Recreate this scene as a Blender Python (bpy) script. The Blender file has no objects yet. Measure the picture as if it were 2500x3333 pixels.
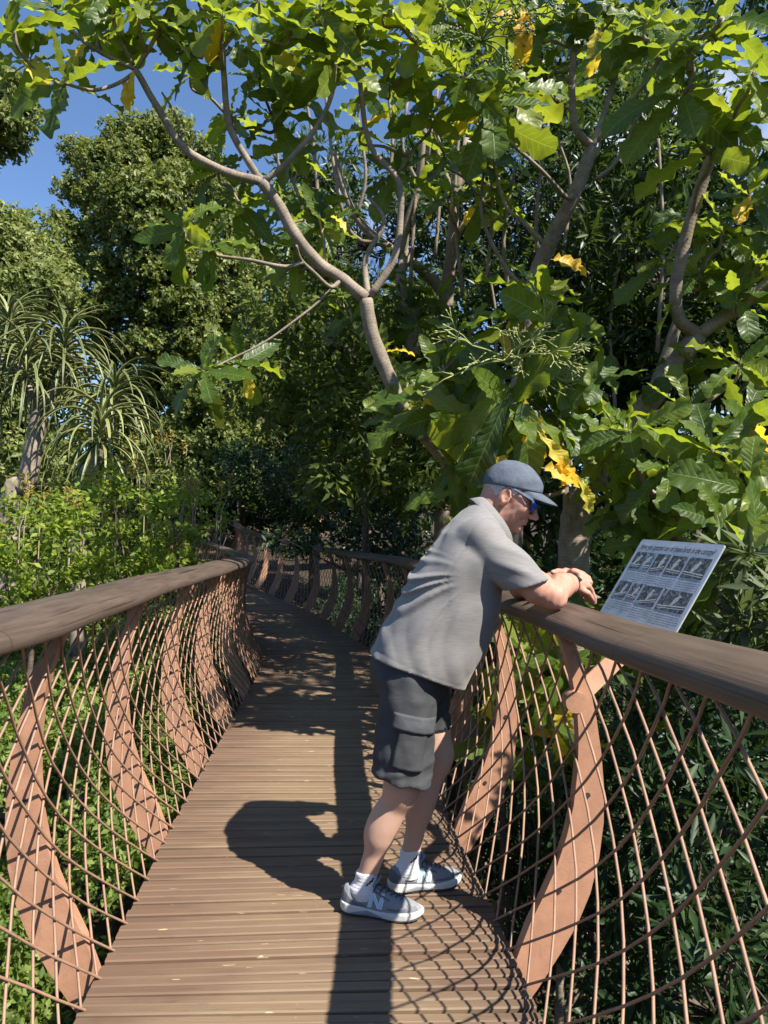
import bpy, math, random
import numpy as np
from mathutils import Vector, Matrix, Quaternion
from mathutils.bvhtree import BVHTree
R = math.radians
sc = bpy.context.scene
C = sc.collection

# ------------------------------------------------------------------ camera
CAM_H, FPX = 1.42, 2315.0            # eye height, focal length in photo pixels (2500 x 3333)
PITCH, ROLL = R(1.95), R(1.2)
fw = Vector((0, math.cos(PITCH), math.sin(PITCH)))
up0 = Vector((0, -math.sin(PITCH), math.cos(PITCH)))
r0 = Vector((1, 0, 0))
rt = r0*math.cos(ROLL) + up0*math.sin(ROLL)
upv = up0*math.cos(ROLL) - r0*math.sin(ROLL)
cam_d = bpy.data.cameras.new('camera')
cam = bpy.data.objects.new('camera', cam_d)
C.objects.link(cam)
cam.matrix_world = Matrix(((rt.x, upv.x, -fw.x, 0), (rt.y, upv.y, -fw.y, 0), (rt.z, upv.z, -fw.z, CAM_H), (0, 0, 0, 1)))
cam_d.sensor_fit = 'VERTICAL'
cam_d.sensor_height = 36.0
cam_d.lens = 36.0*FPX/3333.0
cam_d.clip_start = 0.05
cam_d.clip_end = 500
sc.camera = cam

# ------------------------------------------------------------------ sun, sky, exposure
LIGHT = Vector((-0.66, 0.57, -1.0)).normalized()      # direction in which the light travels
SUN_EL = math.asin(-LIGHT.z)
SUN_AZ = math.atan2(-LIGHT.x, -LIGHT.y)               # clockwise from +Y
sun_d = bpy.data.lights.new('sun', 'SUN')
sun_d.energy = 5.0
sun_d.angle = R(0.53)
sun_d.color = (1.0, 0.93, 0.81)
sun = bpy.data.objects.new('sun', sun_d)
C.objects.link(sun)
sun.rotation_euler = (-LIGHT).to_track_quat('Z', 'Y').to_euler()
sun.location = (6, -4, 12)
world = bpy.data.worlds.new('World')
sc.world = world
world.use_nodes = True
wn, wl = world.node_tree.nodes, world.node_tree.links
wn.clear()
w_out = wn.new('ShaderNodeOutputWorld')
w_bg = wn.new('ShaderNodeBackground')
sky = wn.new('ShaderNodeTexSky')
sky.sky_type = 'NISHITA'
sky.sun_disc = False
sky.sun_elevation = SUN_EL
sky.sun_rotation = SUN_AZ
sky.altitude = 100
sky.air_density = 1.0
sky.dust_density = 0.0
sky.ozone_density = 3.0
w_bg.inputs['Strength'].default_value = 0.076
tint = wn.new('ShaderNodeMix')
tint.data_type = 'RGBA'
tint.blend_type = 'MULTIPLY'
tint.inputs['Factor'].default_value = 1
tint.inputs['B'].default_value = (0.98, 1.08, 1.20, 1)
# thin fair-weather cloud wisps, the same everywhere in the sky
geo = wn.new('ShaderNodeTexCoord')
nz = wn.new('ShaderNodeTexNoise')
nz.inputs['Scale'].default_value = 2.6
nz.inputs['Detail'].default_value = 7
nz.inputs['Roughness'].default_value = 0.62
nz.inputs['Distortion'].default_value = 0.4
mp = wn.new('ShaderNodeMapping')
mp.inputs['Scale'].default_value = (1.0, 1.0, 2.2)
mp.inputs['Location'].default_value = (0.35, 0.1, 0.3)
rmp = wn.new('ShaderNodeMapRange')
rmp.inputs['From Min'].default_value = 0.56
rmp.inputs['From Max'].default_value = 0.78
rmp.inputs['To Max'].default_value = 0.75
mixc = wn.new('ShaderNodeMix')
mixc.data_type = 'RGBA'
mixc.inputs['B'].default_value = (9.5, 9.9, 10.4, 1)
wl.new(geo.outputs['Generated'], mp.inputs['Vector'])
wl.new(mp.outputs['Vector'], nz.inputs['Vector'])
wl.new(nz.outputs['Fac'], rmp.inputs['Value'])
wl.new(rmp.outputs['Result'], mixc.inputs['Factor'])
wl.new(sky.outputs['Color'], tint.inputs['A'])
wl.new(tint.outputs['Result'], mixc.inputs['A'])
wl.new(mixc.outputs['Result'], w_bg.inputs['Color'])
wl.new(w_bg.outputs['Background'], w_out.inputs['Surface'])
sc.view_settings.view_transform = 'Standard'
sc.view_settings.look = 'None'
sc.view_settings.exposure = 1.10
sc.view_settings.gamma = 1
sc.view_settings.use_curve_mapping = False
sc.cycles.max_bounces = 7
sc.cycles.diffuse_bounces = 3
sc.cycles.glossy_bounces = 2
sc.cycles.transmission_bounces = 3
sc.cycles.use_denoising = True
sc.cycles.caustics_reflective = False
sc.cycles.caustics_refractive = False
sc.cycles.sample_clamp_indirect = 6.0

# ------------------------------------------------------------------ helpers
def ray(px, py):
    return fw + rt*((px-1250)/FPX) - upv*((py-1666.5)/FPX)

def at(px, py, Y):
    """point seen at photo pixel (px, py) that stands Y metres ahead"""
    d = ray(px, py)
    return Vector((0, 0, CAM_H)) + d*(Y/d.y)

def atd(x, y, Y):
    return at(x*2500/1659, y*2500/1659, Y)

def tag(o, label=None, cat=None, group=None, kind=None):
    if label: o['label'] = label
    if cat: o['category'] = cat
    if group: o['group'] = group
    if kind: o['kind'] = kind
    return o

def empty(name, loc=(0, 0, 0), **k):
    o = bpy.data.objects.new(name, None)
    o.location = loc
    o.empty_display_size = 0.1
    C.objects.link(o)
    WM[o.name] = Matrix.Translation(Vector(loc))
    return tag(o, **k)

WM = {}
def wm(o):
    return WM.get(o.name, Matrix.Identity(4))

def link(name, me, mats=None, parent=None, smooth=False, mw=None):
    """mesh -> object; the mesh is in world coordinates unless mw places it"""
    if mats is not None and not len(me.materials):
        for m in (mats if isinstance(mats, (list, tuple)) else [mats]):
            me.materials.append(m)
    if smooth:
        me.polygons.foreach_set('use_smooth', np.ones(len(me.polygons), bool))
    o = bpy.data.objects.new(name, me)
    C.objects.link(o)
    mw = mw if mw is not None else Matrix.Identity(4)
    if parent is not None:
        o.parent = parent
        o.matrix_parent_inverse = wm(parent).inverted()
    o.matrix_basis = mw
    WM[o.name] = mw
    return o

def np_mesh(name, V, F, uv=None):
    """V (n,3), F (m,k) with one k; optional per-vertex uv (n,2)"""
    V = np.ascontiguousarray(V, np.float32)
    F = np.ascontiguousarray(F, np.int32)
    me = bpy.data.meshes.new(name)
    m, k = F.shape
    me.vertices.add(len(V))
    me.vertices.foreach_set('co', V.ravel())
    me.loops.add(m*k)
    me.loops.foreach_set('vertex_index', F.ravel())
    me.polygons.add(m)
    me.polygons.foreach_set('loop_start', np.arange(0, m*k, k, dtype=np.int32))
    if uv is not None:
        l = me.uv_layers.new(name='UVMap')
        l.data.foreach_set('uv', np.ascontiguousarray(uv, np.float32)[F.ravel()].ravel())
    me.update(calc_edges=True)
    return me

class MB:
    """collects polygons, then links them as one mesh object"""
    def __init__(s):
        s.v, s.f, s.uv = [], [], []
    def add(s, vs, fs, uvs=None):
        n = len(s.v)
        s.v += [tuple(p) for p in vs]
        s.f += [tuple(i+n for i in f) for f in fs]
        s.uv += (uvs if uvs is not None else [(0.0, 0.0)]*len(vs))
    def box(s, c, ax, ay, az):
        c, ax, ay, az = map(Vector, (c, ax, ay, az))
        vs = [c + ax*i + ay*j + az*k for k in (-1, 1) for j in (-1, 1) for i in (-1, 1)]
        s.add(vs, [(0, 2, 3, 1), (4, 5, 7, 6), (0, 1, 5, 4), (2, 6, 7, 3), (0, 4, 6, 2), (1, 3, 7, 5)])
    def tube(s, pts, rad, n=6, caps=True, vscale=1.0, knob=0.0):
        pts = [Vector(p) for p in pts]
        m = len(pts)
        rad = [rad]*m if isinstance(rad, (int, float)) else rad
        prev, vs, uvs, L = None, [], [], 0.0
        for i, p in enumerate(pts):
            t = (pts[min(i+1, m-1)] - pts[max(i-1, 0)]).normalized()
            if prev is None:
                a = t.cross(Vector((0, 0, 1)))
                if a.length < 1e-3: a = t.cross(Vector((1, 0, 0)))
                a.normalize()
            else:
                a = (prev - t*prev.dot(t)).normalized()
            prev = a
            b = t.cross(a)
            if i: L += (p - pts[i-1]).length
            for k in range(n):
                th = 2*math.pi*k/n
                r = rad[i]*(1 + (knob*math.sin(3*th+i*1.7) if knob else 0))
                vs.append(p + a*(math.cos(th)*r) + b*(math.sin(th)*r))
                uvs.append((k/n, L*vscale))
        fs = [(i*n+k, i*n+(k+1) % n, (i+1)*n+(k+1) % n, (i+1)*n+k) for i in range(m-1) for k in range(n)]
        if caps:
            fs += [tuple(reversed(range(n))), tuple(range((m-1)*n, m*n))]
        s.add(vs, fs, uvs)
    def mesh(s, name):
        me = bpy.data.meshes.new(name)
        me.from_pydata(s.v, [], s.f)
        l = me.uv_layers.new(name='UVMap')
        idx = np.empty(len(me.loops), np.int32)
        me.loops.foreach_get('vertex_index', idx)
        l.data.foreach_set('uv', np.array(s.uv, np.float32)[idx].ravel())
        me.update()
        return me
    def build(s, name, mat, parent=None, smooth=False):
        return link(name, s.mesh(name), mat, parent, smooth)

def spline(pts, n=8):
    """Catmull-Rom through pts, n samples a span"""
    P = [Vector(p) for p in pts]
    P = [P[0]*2-P[1]] + P + [P[-1]*2-P[-2]]
    out = []
    for i in range(1, len(P)-2):
        a, b, c, d = P[i-1], P[i], P[i+1], P[i+2]
        for k in range(n):
            t = k/n
            out.append(0.5*((2*b) + (c-a)*t + (2*a-5*b+4*c-d)*t*t + (3*b-a-3*c+d)*t**3))
    out.append(P[-2].copy())
    return out

# ------------------------------------------------------------------ materials
class Mat:
    def __init__(s, name, rough=0.6, spec=0.5, color=(0.5, 0.5, 0.5)):
        s.m = bpy.data.materials.new(name)
        s.m.use_nodes = True
        s.n, s.l = s.m.node_tree.nodes, s.m.node_tree.links
        s.b = s.n['Principled BSDF']
        s.out = s.n['Material Output']
        s.b.inputs['Roughness'].default_value = rough
        s.b.inputs['Specular IOR Level'].default_value = spec
        s.b.inputs['Base Color'].default_value = (*color, 1)
    def new(s, t, **k):
        n = s.n.new(t)
        for a, v in k.items():
            if a in n.inputs: n.inputs[a].default_value = v
            else: setattr(n, a, v)
        return n
    def coord(s, kind='Object', scale=(1, 1, 1), rot=(0, 0, 0), loc=(0, 0, 0)):
        c = s.new('ShaderNodeTexCoord')
        mp = s.new('ShaderNodeMapping')
        mp.inputs['Scale'].default_value = scale
        mp.inputs['Rotation'].default_value = rot
        mp.inputs['Location'].default_value = loc
        s.l.new(c.outputs[kind], mp.inputs['Vector'])
        return mp.outputs['Vector']
    def noise(s, vec, scale, detail=4, rough=0.6, dist=0.0):
        n = s.new('ShaderNodeTexNoise')
        n.inputs['Scale'].default_value = scale
        n.inputs['Detail'].default_value = detail
        n.inputs['Roughness'].default_value = rough
        n.inputs['Distortion'].default_value = dist
        if vec is not None: s.l.new(vec, n.inputs['Vector'])
        return n.outputs['Fac']
    def ramp(s, fac, stops, interp='LINEAR'):
        r = s.new('ShaderNodeValToRGB')
        r.color_ramp.interpolation = interp
        e = r.color_ramp.elements
        while len(e) < len(stops): e.new(0.5)
        for i, (p, c) in enumerate(stops):
            e[i].position = p
            e[i].color = (*c, 1) if len(c) == 3 else c
        s.l.new(fac, r.inputs['Fac'])
        return r.outputs['Color']
    def mix(s, fac, a, b, mode='MIX'):
        n = s.new('ShaderNodeMix')
        n.data_type = 'RGBA'
        n.blend_type = mode
        for v, k in ((fac, 'Factor'), (a, 'A'), (b, 'B')):
            sock = n.inputs[0] if k == 'Factor' else n.inputs[6 if k == 'A' else 7]
            if hasattr(v, 'links'): s.l.new(v, sock)
            elif isinstance(v, (int, float)): sock.default_value = v
            else: sock.default_value = (*v, 1)
        return n.outputs[2]
    def math(s, op, a, b=None):
        n = s.new('ShaderNodeMath')
        n.operation = op
        for v, i in ((a, 0), (b, 1)):
            if v is None: continue
            if hasattr(v, 'links'): s.l.new(v, n.inputs[i])
            else: n.inputs[i].default_value = v
        return n.outputs[0]
    def maprange(s, v, a, b, c, d):
        n = s.new('ShaderNodeMapRange')
        s.l.new(v, n.inputs['Value'])
        for k, x in (('From Min', a), ('From Max', b), ('To Min', c), ('To Max', d)): n.inputs[k].default_value = x
        return n.outputs['Result']
    def bump(s, h, strength=0.3, dist=0.01):
        n = s.new('ShaderNodeBump')
        n.inputs['Strength'].default_value = strength
        n.inputs['Distance'].default_value = dist
        s.l.new(h, n.inputs['Height'])
        s.l.new(n.outputs['Normal'], s.b.inputs['Normal'])
        return n
    def color(s, c): s.l.new(c, s.b.inputs['Base Color'])
    def set(s, k, v):
        if hasattr(v, 'links'): s.l.new(v, s.b.inputs[k])
        else: s.b.inputs[k].default_value = v

def simple(name, col, rough=0.6, spec=0.5, var=0.15, scale=12, bump=0.0):
    m = Mat(name, rough, spec, col)
    v = m.noise(m.coord(), scale, 5)
    m.color(m.ramp(v, [(0.25, tuple(c*(1-var) for c in col)), (0.75, tuple(min(1, c*(1+var)) for c in col))]))
    if bump: m.bump(v, bump)
    return m.m

def leaf_mat(name, stops, trans=0.35, tcol=(0.30, 0.50, 0.06), rough=0.38, spec=0.5, big=False):
    """leaf: Principled mixed with a translucent side; hue varies leaf by leaf"""
    m = Mat(name, rough, spec)
    if big:
        oi = m.new('ShaderNodeObjectInfo').outputs['Random']
    else:
        oi = m.new('ShaderNodeNewGeometry').outputs['Random Per Island']
    col = m.ramp(oi, stops)
    if big:
        uv = m.new('ShaderNodeTexCoord').outputs['UV']
        sx = m.new('ShaderNodeSeparateXYZ')
        m.l.new(uv, sx.inputs[0])
        ay = m.math('ABSOLUTE', m.math('SUBTRACT', sx.outputs['Y'], 0.5))
        mid = m.maprange(ay, 0.008, 0.03, 1.0, 0.0)
        # side veins slant towards the tip
        w = m.math('SUBTRACT', sx.outputs['X'], m.math('MULTIPLY', ay, 0.28))
        tri = m.math('PINGPONG', m.math('MULTIPLY', w, 11.0), 0.5)
        vein = m.maprange(tri, 0.02, 0.075, 0.8, 0.0)
        veins = m.math('MAXIMUM', mid, vein)
        blot = m.noise(m.coord('Object'), 9, 4)
        col = m.mix(m.maprange(blot, 0.35, 0.75, 0.0, 0.45), col, m.mix(1.0, col, (1.5, 1.35, 0.8), 'MULTIPLY'))
        col = m.mix(m.math('MULTIPLY', veins, 0.6), col, m.mix(0.6, col, (0.30, 0.40, 0.12)))
        m.bump(m.math('ADD', m.math('MULTIPLY', veins, -0.5), m.math('MULTIPLY', tri, 1.2)), 0.5, 0.004)
    m.color(col)
    tr = m.new('ShaderNodeBsdfTranslucent')
    tint = m.mix(0.5, tcol, m.mix(1.0, col, (3.2, 3.0, 1.5), 'MULTIPLY'))
    m.l.new(tint, tr.inputs['Color'])
    mx = m.new('ShaderNodeMixShader')
    mx.inputs[0].default_value = trans
    m.l.new(m.b.outputs[0], mx.inputs[1])
    m.l.new(tr.outputs[0], mx.inputs[2])
    m.l.new(mx.outputs[0], m.out.inputs['Surface'])
    return m.m
M = {}
# big wavy leaves
G = lambda r, g, b: (r, g, b)
M['leaf_big'] = leaf_mat('big_leaf', [(0, (0.022, 0.050, 0.010)), (0.35, (0.042, 0.084, 0.013)), (0.78, (0.078, 0.125, 0.018)), (1, (0.15, 0.185, 0.027))], 0.40, (0.56, 0.64, 0.04), 0.40, 0.38, True)
M['leaf_yellow'] = leaf_mat('yellow_leaf', [(0, (0.55, 0.34, 0.02)), (0.6, (0.62, 0.45, 0.05)), (1, (0.45, 0.45, 0.08))], 0.4, (0.8, 0.55, 0.05), 0.45, 0.4, True)
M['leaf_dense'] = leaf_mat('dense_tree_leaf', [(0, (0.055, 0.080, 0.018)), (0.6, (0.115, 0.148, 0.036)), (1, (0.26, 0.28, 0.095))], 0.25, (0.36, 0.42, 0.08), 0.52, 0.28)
M['leaf_pale'] = leaf_mat('pale_tree_leaf', [(0, (0.07, 0.10, 0.028)), (0.6, (0.15, 0.18, 0.050)), (1, (0.28, 0.30, 0.11))], 0.25, (0.35, 0.45, 0.12), 0.55, 0.28)
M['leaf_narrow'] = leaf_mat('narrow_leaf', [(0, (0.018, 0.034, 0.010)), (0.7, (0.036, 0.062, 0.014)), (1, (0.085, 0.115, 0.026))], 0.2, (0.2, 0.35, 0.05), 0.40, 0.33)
M['leaf_droop'] = leaf_mat('drooping_leaf', [(0, (0.035, 0.055, 0.014)), (0.7, (0.075, 0.105, 0.024)), (1, (0.16, 0.19, 0.045))], 0.3, (0.3, 0.42, 0.06), 0.50, 0.28)
M['leaf_bright'] = leaf_mat('bright_shrub_leaf', [(0, (0.06, 0.10, 0.016)), (0.6, (0.14, 0.20, 0.028)), (1, (0.28, 0.33, 0.065))], 0.4, (0.55, 0.68, 0.08), 0.52, 0.28)
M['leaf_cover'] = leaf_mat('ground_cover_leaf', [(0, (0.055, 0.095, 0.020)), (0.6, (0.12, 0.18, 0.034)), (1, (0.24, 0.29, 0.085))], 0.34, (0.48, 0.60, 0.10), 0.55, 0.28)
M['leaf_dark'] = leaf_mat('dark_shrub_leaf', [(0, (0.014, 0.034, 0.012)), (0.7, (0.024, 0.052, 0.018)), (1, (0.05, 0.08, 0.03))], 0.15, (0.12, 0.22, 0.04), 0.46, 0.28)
M['leaf_olive'] = leaf_mat('olive_leaf', [(0, (0.05, 0.07, 0.03)), (0.7, (0.09, 0.12, 0.05)), (1, (0.14, 0.17, 0.08))], 0.2, (0.2, 0.3, 0.1), 0.52, 0.28)
M['sprig'] = leaf_mat('young_sprig', [(0, (0.28, 0.24, 0.05)), (1, (0.42, 0.30, 0.08))], 0.3, (0.6, 0.5, 0.1), 0.5, 0.4)
M['twig_tan'] = simple('dry_twigs', (0.30, 0.24, 0.17), 0.8, 0.2)

def bark(name, c1, c2, rings=55, ring_amt=0.5):
    m = Mat(name, 0.8, 0.25)
    uv = m.coord('UV')
    sp = m.new('ShaderNodeSeparateXYZ')
    m.l.new(uv, sp.inputs[0])
    n1 = m.noise(m.coord('Object'), 22, 6, 0.65)
    wv = m.math('ADD', m.math('MULTIPLY', sp.outputs['Y'], rings), m.math('MULTIPLY', n1, 1.2))
    ring = m.math('PINGPONG', wv, 0.5)
    ringm = m.maprange(ring, 0.0, 0.16, 1.0, 0.0)
    base = m.ramp(n1, [(0.3, c1), (0.7, c2)])
    pale = m.noise(m.coord('Object'), 5, 5, 0.6)
    base = m.mix(m.maprange(pale, 0.5, 0.7, 0, 0.55), base, tuple(min(1, c*1.5) for c in c2))
    m.color(m.mix(m.math('MULTIPLY', ringm, ring_amt), base, tuple(c*0.45 for c in c1)))
    m.bump(m.math('ADD', m.math('MULTIPLY', ringm, -0.45), n1), 0.5, 0.004)
    return m.m
M['bark_grey'] = bark('grey_ringed_bark', (0.16, 0.128, 0.10), (0.29, 0.24, 0.19), 42, 0.28)
M['bark_dark'] = bark('brown_bark', (0.06, 0.045, 0.035), (0.14, 0.105, 0.08), 20, 0.3)
M['bark_aloe'] = bark('aloe_bark', (0.19, 0.15, 0.12), (0.34, 0.28, 0.22), 14, 0.25)

def aloe_mat():
    m = Mat('aloe_leaf', 0.42, 0.5)
    oi = m.new('ShaderNodeObjectInfo').outputs['Random']
    col = m.ramp(oi, [(0, (0.055, 0.080, 0.028)), (0.6, (0.11, 0.14, 0.045)), (1, (0.24, 0.26, 0.09))])
    uv = m.new('ShaderNodeTexCoord').outputs['UV']
    sx = m.new('ShaderNodeSeparateXYZ')
    m.l.new(uv, sx.inputs[0])
    edge = m.maprange(m.math('ABSOLUTE', m.math('SUBTRACT', sx.outputs['Y'], 0.5)), 0.36, 0.5, 0, 0.7)
    m.color(m.mix(edge, col, (0.42, 0.42, 0.16)))
    return m.m
M['aloe'] = aloe_mat()

def deck_mat():
    m = Mat('painted_weathered_slat', 0.62, 0.35)
    oi = m.new('ShaderNodeObjectInfo').outputs['Random']
    shift = m.new('ShaderNodeCombineXYZ')
    m.l.new(m.math('MULTIPLY', oi, 37.0), shift.inputs[0])
    m.l.new(m.math('MULTIPLY', oi, 11.0), shift.inputs[1])
    c = m.new('ShaderNodeTexCoord')
    ad = m.new('ShaderNodeVectorMath')
    ad.operation = 'ADD'
    m.l.new(c.outputs['Object'], ad.inputs[0])
    m.l.new(shift.outputs[0], ad.inputs[1])
    def mapped(s):
        mp = m.new('ShaderNodeMapping')
        mp.inputs['Scale'].default_value = s
        m.l.new(ad.outputs[0], mp.inputs['Vector'])
        return mp.outputs['Vector']
    grain = m.noise(mapped((2.2, 85, 20)), 1.4, 7, 0.62, 0.4)
    big = m.noise(mapped((1.1, 3, 1)), 1.6, 5, 0.6)
    base = m.mix(m.maprange(oi, 0, 1, 0, 1), (0.158, 0.098, 0.064), (0.112, 0.072, 0.050))
    worn = m.mix(grain, (0.160, 0.106, 0.064), (0.262, 0.192, 0.120))
    # worn towards the middle of the walkway, where people tread
    sx = m.new('ShaderNodeSeparateXYZ')
    m.l.new(c.outputs['Object'], sx.inputs[0])
    mid = m.maprange(m.math('ABSOLUTE', sx.outputs['X']), 0.18, 0.62, 0.24, -0.14)
    wf = m.math('ADD', m.math('ADD', big, mid), m.math('MULTIPLY', m.math('SUBTRACT', oi, 0.5), 0.34))
    col = m.mix(m.maprange(wf, 0.42, 0.80, 0.0, 0.85), base, worn)
    chips = m.noise(mapped((9, 60, 60)), 1.3, 3, 0.5)
    col = m.mix(m.maprange(m.math('ADD', chips, m.math('MULTIPLY', mid, 0.12)), 0.715, 0.735, 0, 0.8), col, (0.46, 0.36, 0.22))
    dark = m.noise(mapped((5, 30, 9)), 1.2, 5, 0.7)
    col = m.mix(m.maprange(dark, 0.28, 0.42, 0.45, 0.0), col, (0.07, 0.05, 0.04))
    m.color(col)
    m.bump(m.math('ADD', grain, m.math('MULTIPLY', chips, 0.4)), 0.55, 0.003)
    return m.m
M['slat'] = deck_mat()

def rail_mat():
    m = Mat('dark_timber_handrail', 0.48, 0.45)
    uv = m.coord('UV', (1, 1, 1))
    def mapped(s):
        return m.coord('UV', s)
    grain = m.noise(mapped((46, 2.6, 1)), 1.0, 8, 0.66, 0.25)
    blot = m.noise(mapped((4, 1.5, 1)), 1.3, 5, 0.6)
    col = m.ramp(grain, [(0.30, (0.044, 0.030, 0.024)), (0.68, (0.120, 0.084, 0.064))])
    col = m.mix(m.maprange(blot, 0.4, 0.75, 0, 0.55), col, (0.155, 0.118, 0.096))
    crack = m.noise(mapped((42, 0.55, 1)), 1.0, 3, 0.5, 0.2)
    cr = m.maprange(crack, 0.325, 0.35, 1.0, 0.0)
    wear = m.coord('Object', (1, 1, 1))
    vm = m.new('ShaderNodeVectorMath'); vm.operation = 'MULTIPLY_ADD'
    m.l.new(wear, vm.inputs[0]); vm.inputs[1].default_value = (11, 2.3, 6); vm.inputs[2].default_value = (-.905*11, -2.30*2.3, -1.17*6)
    ln = m.new('ShaderNodeVectorMath'); ln.operation = 'LENGTH'
    m.l.new(vm.outputs[0], ln.inputs[0])
    wn_ = m.math('ADD', ln.outputs['Value'], m.math('MULTIPLY', m.math('SUBTRACT', blot, 0.5), 1.6))
    col = m.mix(m.maprange(wn_, 0.55, 0.95, 0.75, 0.0), col, m.mix(grain, (0.10, 0.062, 0.038), (0.33, 0.215, 0.120)))
    col = m.mix(m.math('MULTIPLY', cr, 0.85), col, (0.016, 0.011, 0.009))
    sy = m.new('ShaderNodeSeparateXYZ')
    m.l.new(uv, sy.inputs[0])
    jt = m.maprange(m.math('PINGPONG', m.math('ADD', sy.outputs['Y'], m.math('MULTIPLY', blot, .02)), 0.95), 0.0, 0.004, 1.0, 0.0)
    col = m.mix(m.math('MULTIPLY', jt, 0.8), col, (0.015, 0.011, 0.009))
    scr = m.noise(mapped((16, 9, 1)), 1.6, 2, 0.5)
    col = m.mix(m.maprange(scr, 0.775, 0.79, 0, 0.6), col, (0.42, 0.30, 0.20))
    m.color(col)
    m.bump(m.math('SUBTRACT', grain, m.math('MULTIPLY', cr, 1.5)), 0.4, 0.003)
    return m.m
M['rail'] = rail_mat()

def paint_mat(name, c, chips=True):
    m = Mat(name, 0.55, 0.4)
    n = m.noise(m.coord(), 7, 6, 0.65)
    f = m.noise(m.coord(), 160, 3, 0.6)
    col = m.mix(m.maprange(n, 0.3, 0.7, 0, 1), tuple(x*0.78 for x in c), tuple(min(1, x*1.16) for x in c))
    pit = m.noise(m.coord(), 70, 4, 0.7)
    col = m.mix(m.maprange(pit, 0.60, 0.70, 0, 0.45), col, tuple(x*0.55 for x in c))
    st = m.noise(m.coord('Object', (1, 1, 0.35)), 16, 5, 0.7)
    col = m.mix(m.maprange(st, 0.56, 0.72, 0, 0.5), col, tuple(x*0.5 for x in c))
    if chips:
        ch = m.noise(m.coord(), 11, 4, 0.55)
        col = m.mix(m.maprange(ch, 0.735, 0.75, 0, 0.9), col, (0.75, 0.72, 0.68))
    m.color(col)
    m.bump(m.math('ADD', f, m.math('MULTIPLY', n, 0.5)), 0.35, 0.002)
    return m.m
M['rib'] = paint_mat('terracotta_paint', (0.40, 0.212, 0.134), False)
M['rod'] = paint_mat('terracotta_rod_paint', (0.300, 0.180, 0.122), True)
M['beam'] = simple('dark_steel_beam', (0.035, 0.028, 0.025), 0.6)
M['soil'] = simple('soil_and_litter', (0.055, 0.042, 0.028), 0.95, 0.1, 0.5, 6, 0.5)
# ================================================================== WALKWAY
PATH = [(-.12, -2.0, 0), (-.14, -.6, 0), (-.165, .8, 0), (-.185, 2.1, 0), (-.21, 2.45, 0), (-.315, 3.56, 0), (-.405, 4.9, 0), (-.50, 6.4, 0), (-.58, 7.5, 0),
        (-.77, 8.7, 0), (-1.17, 10.1, 0), (-1.99, 12.75, .03), (-3.0, 14.8, .15), (-4.1, 17.2, .31), (-5.0, 20.0, .48), (-5.8, 23.6, .70),
        (-6.5, 27.2, .90), (-6.6, 30.2, 1.07), (-5.6, 33.0, 1.22), (-3.6, 35.0, 1.34), (-1.0, 36.4, 1.44)]
HALF = 0.685
_pp = spline(PATH, 24)
_pl = np.array([tuple(p) for p in _pp])
_seg = np.linalg.norm(np.diff(_pl[:, :2], axis=0), axis=1)
_cum = np.concatenate([[0], np.cumsum(_seg)])
_s0 = float(np.interp(0, _pl[:, 1], _cum))
_cum = _cum - _s0                                   # s = 0 beneath the camera
S_MAX = float(_cum[-1]) - 0.3

def path(s):
    p = Vector([float(np.interp(s, _cum, _pl[:, k])) for k in range(3)])
    a = Vector([float(np.interp(s-.25, _cum, _pl[:, k])) for k in range(3)])
    b = Vector([float(np.interp(s+.25, _cum, _pl[:, k])) for k in range(3)])
    t = (b-a).normalized()
    n = Vector((t.y, -t.x, 0)).normalized()         # to the right of the walk
    return p, t, n

def s_at_y(y):
    return float(np.interp(y, _pl[:, 1], _cum))

def gz(x, y):
    z = -2.3 + 0.35*math.sin(x*.31+1.3)*math.cos(y*.27) + 0.2*math.sin(x*.9+y*.6)
    d = math.hypot(x+2, y-8)
    return z + max(0, d-22)*0.05 + 0.06*max(0, y-6)*(1 if x < 6 else .4)

def build_ground():
    xs = np.linspace(-1, 1, 90); xs = np.sign(xs)*np.abs(xs)**2.2*240
    X, Y = np.meshgrid(xs, xs + 8)
    V = np.array([(x, y, gz(x, y)) for x, y in zip(X.ravel(), Y.ravel())])
    n = 90
    i, j = np.meshgrid(np.arange(n-1), np.arange(n-1))
    a = (j*n+i).ravel()
    F = np.stack([a, a+1, a+n+1, a+n], 1)
    tag(link('ground', np_mesh('ground', V, F), M['soil'], smooth=True), kind='structure')
build_ground()

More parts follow.
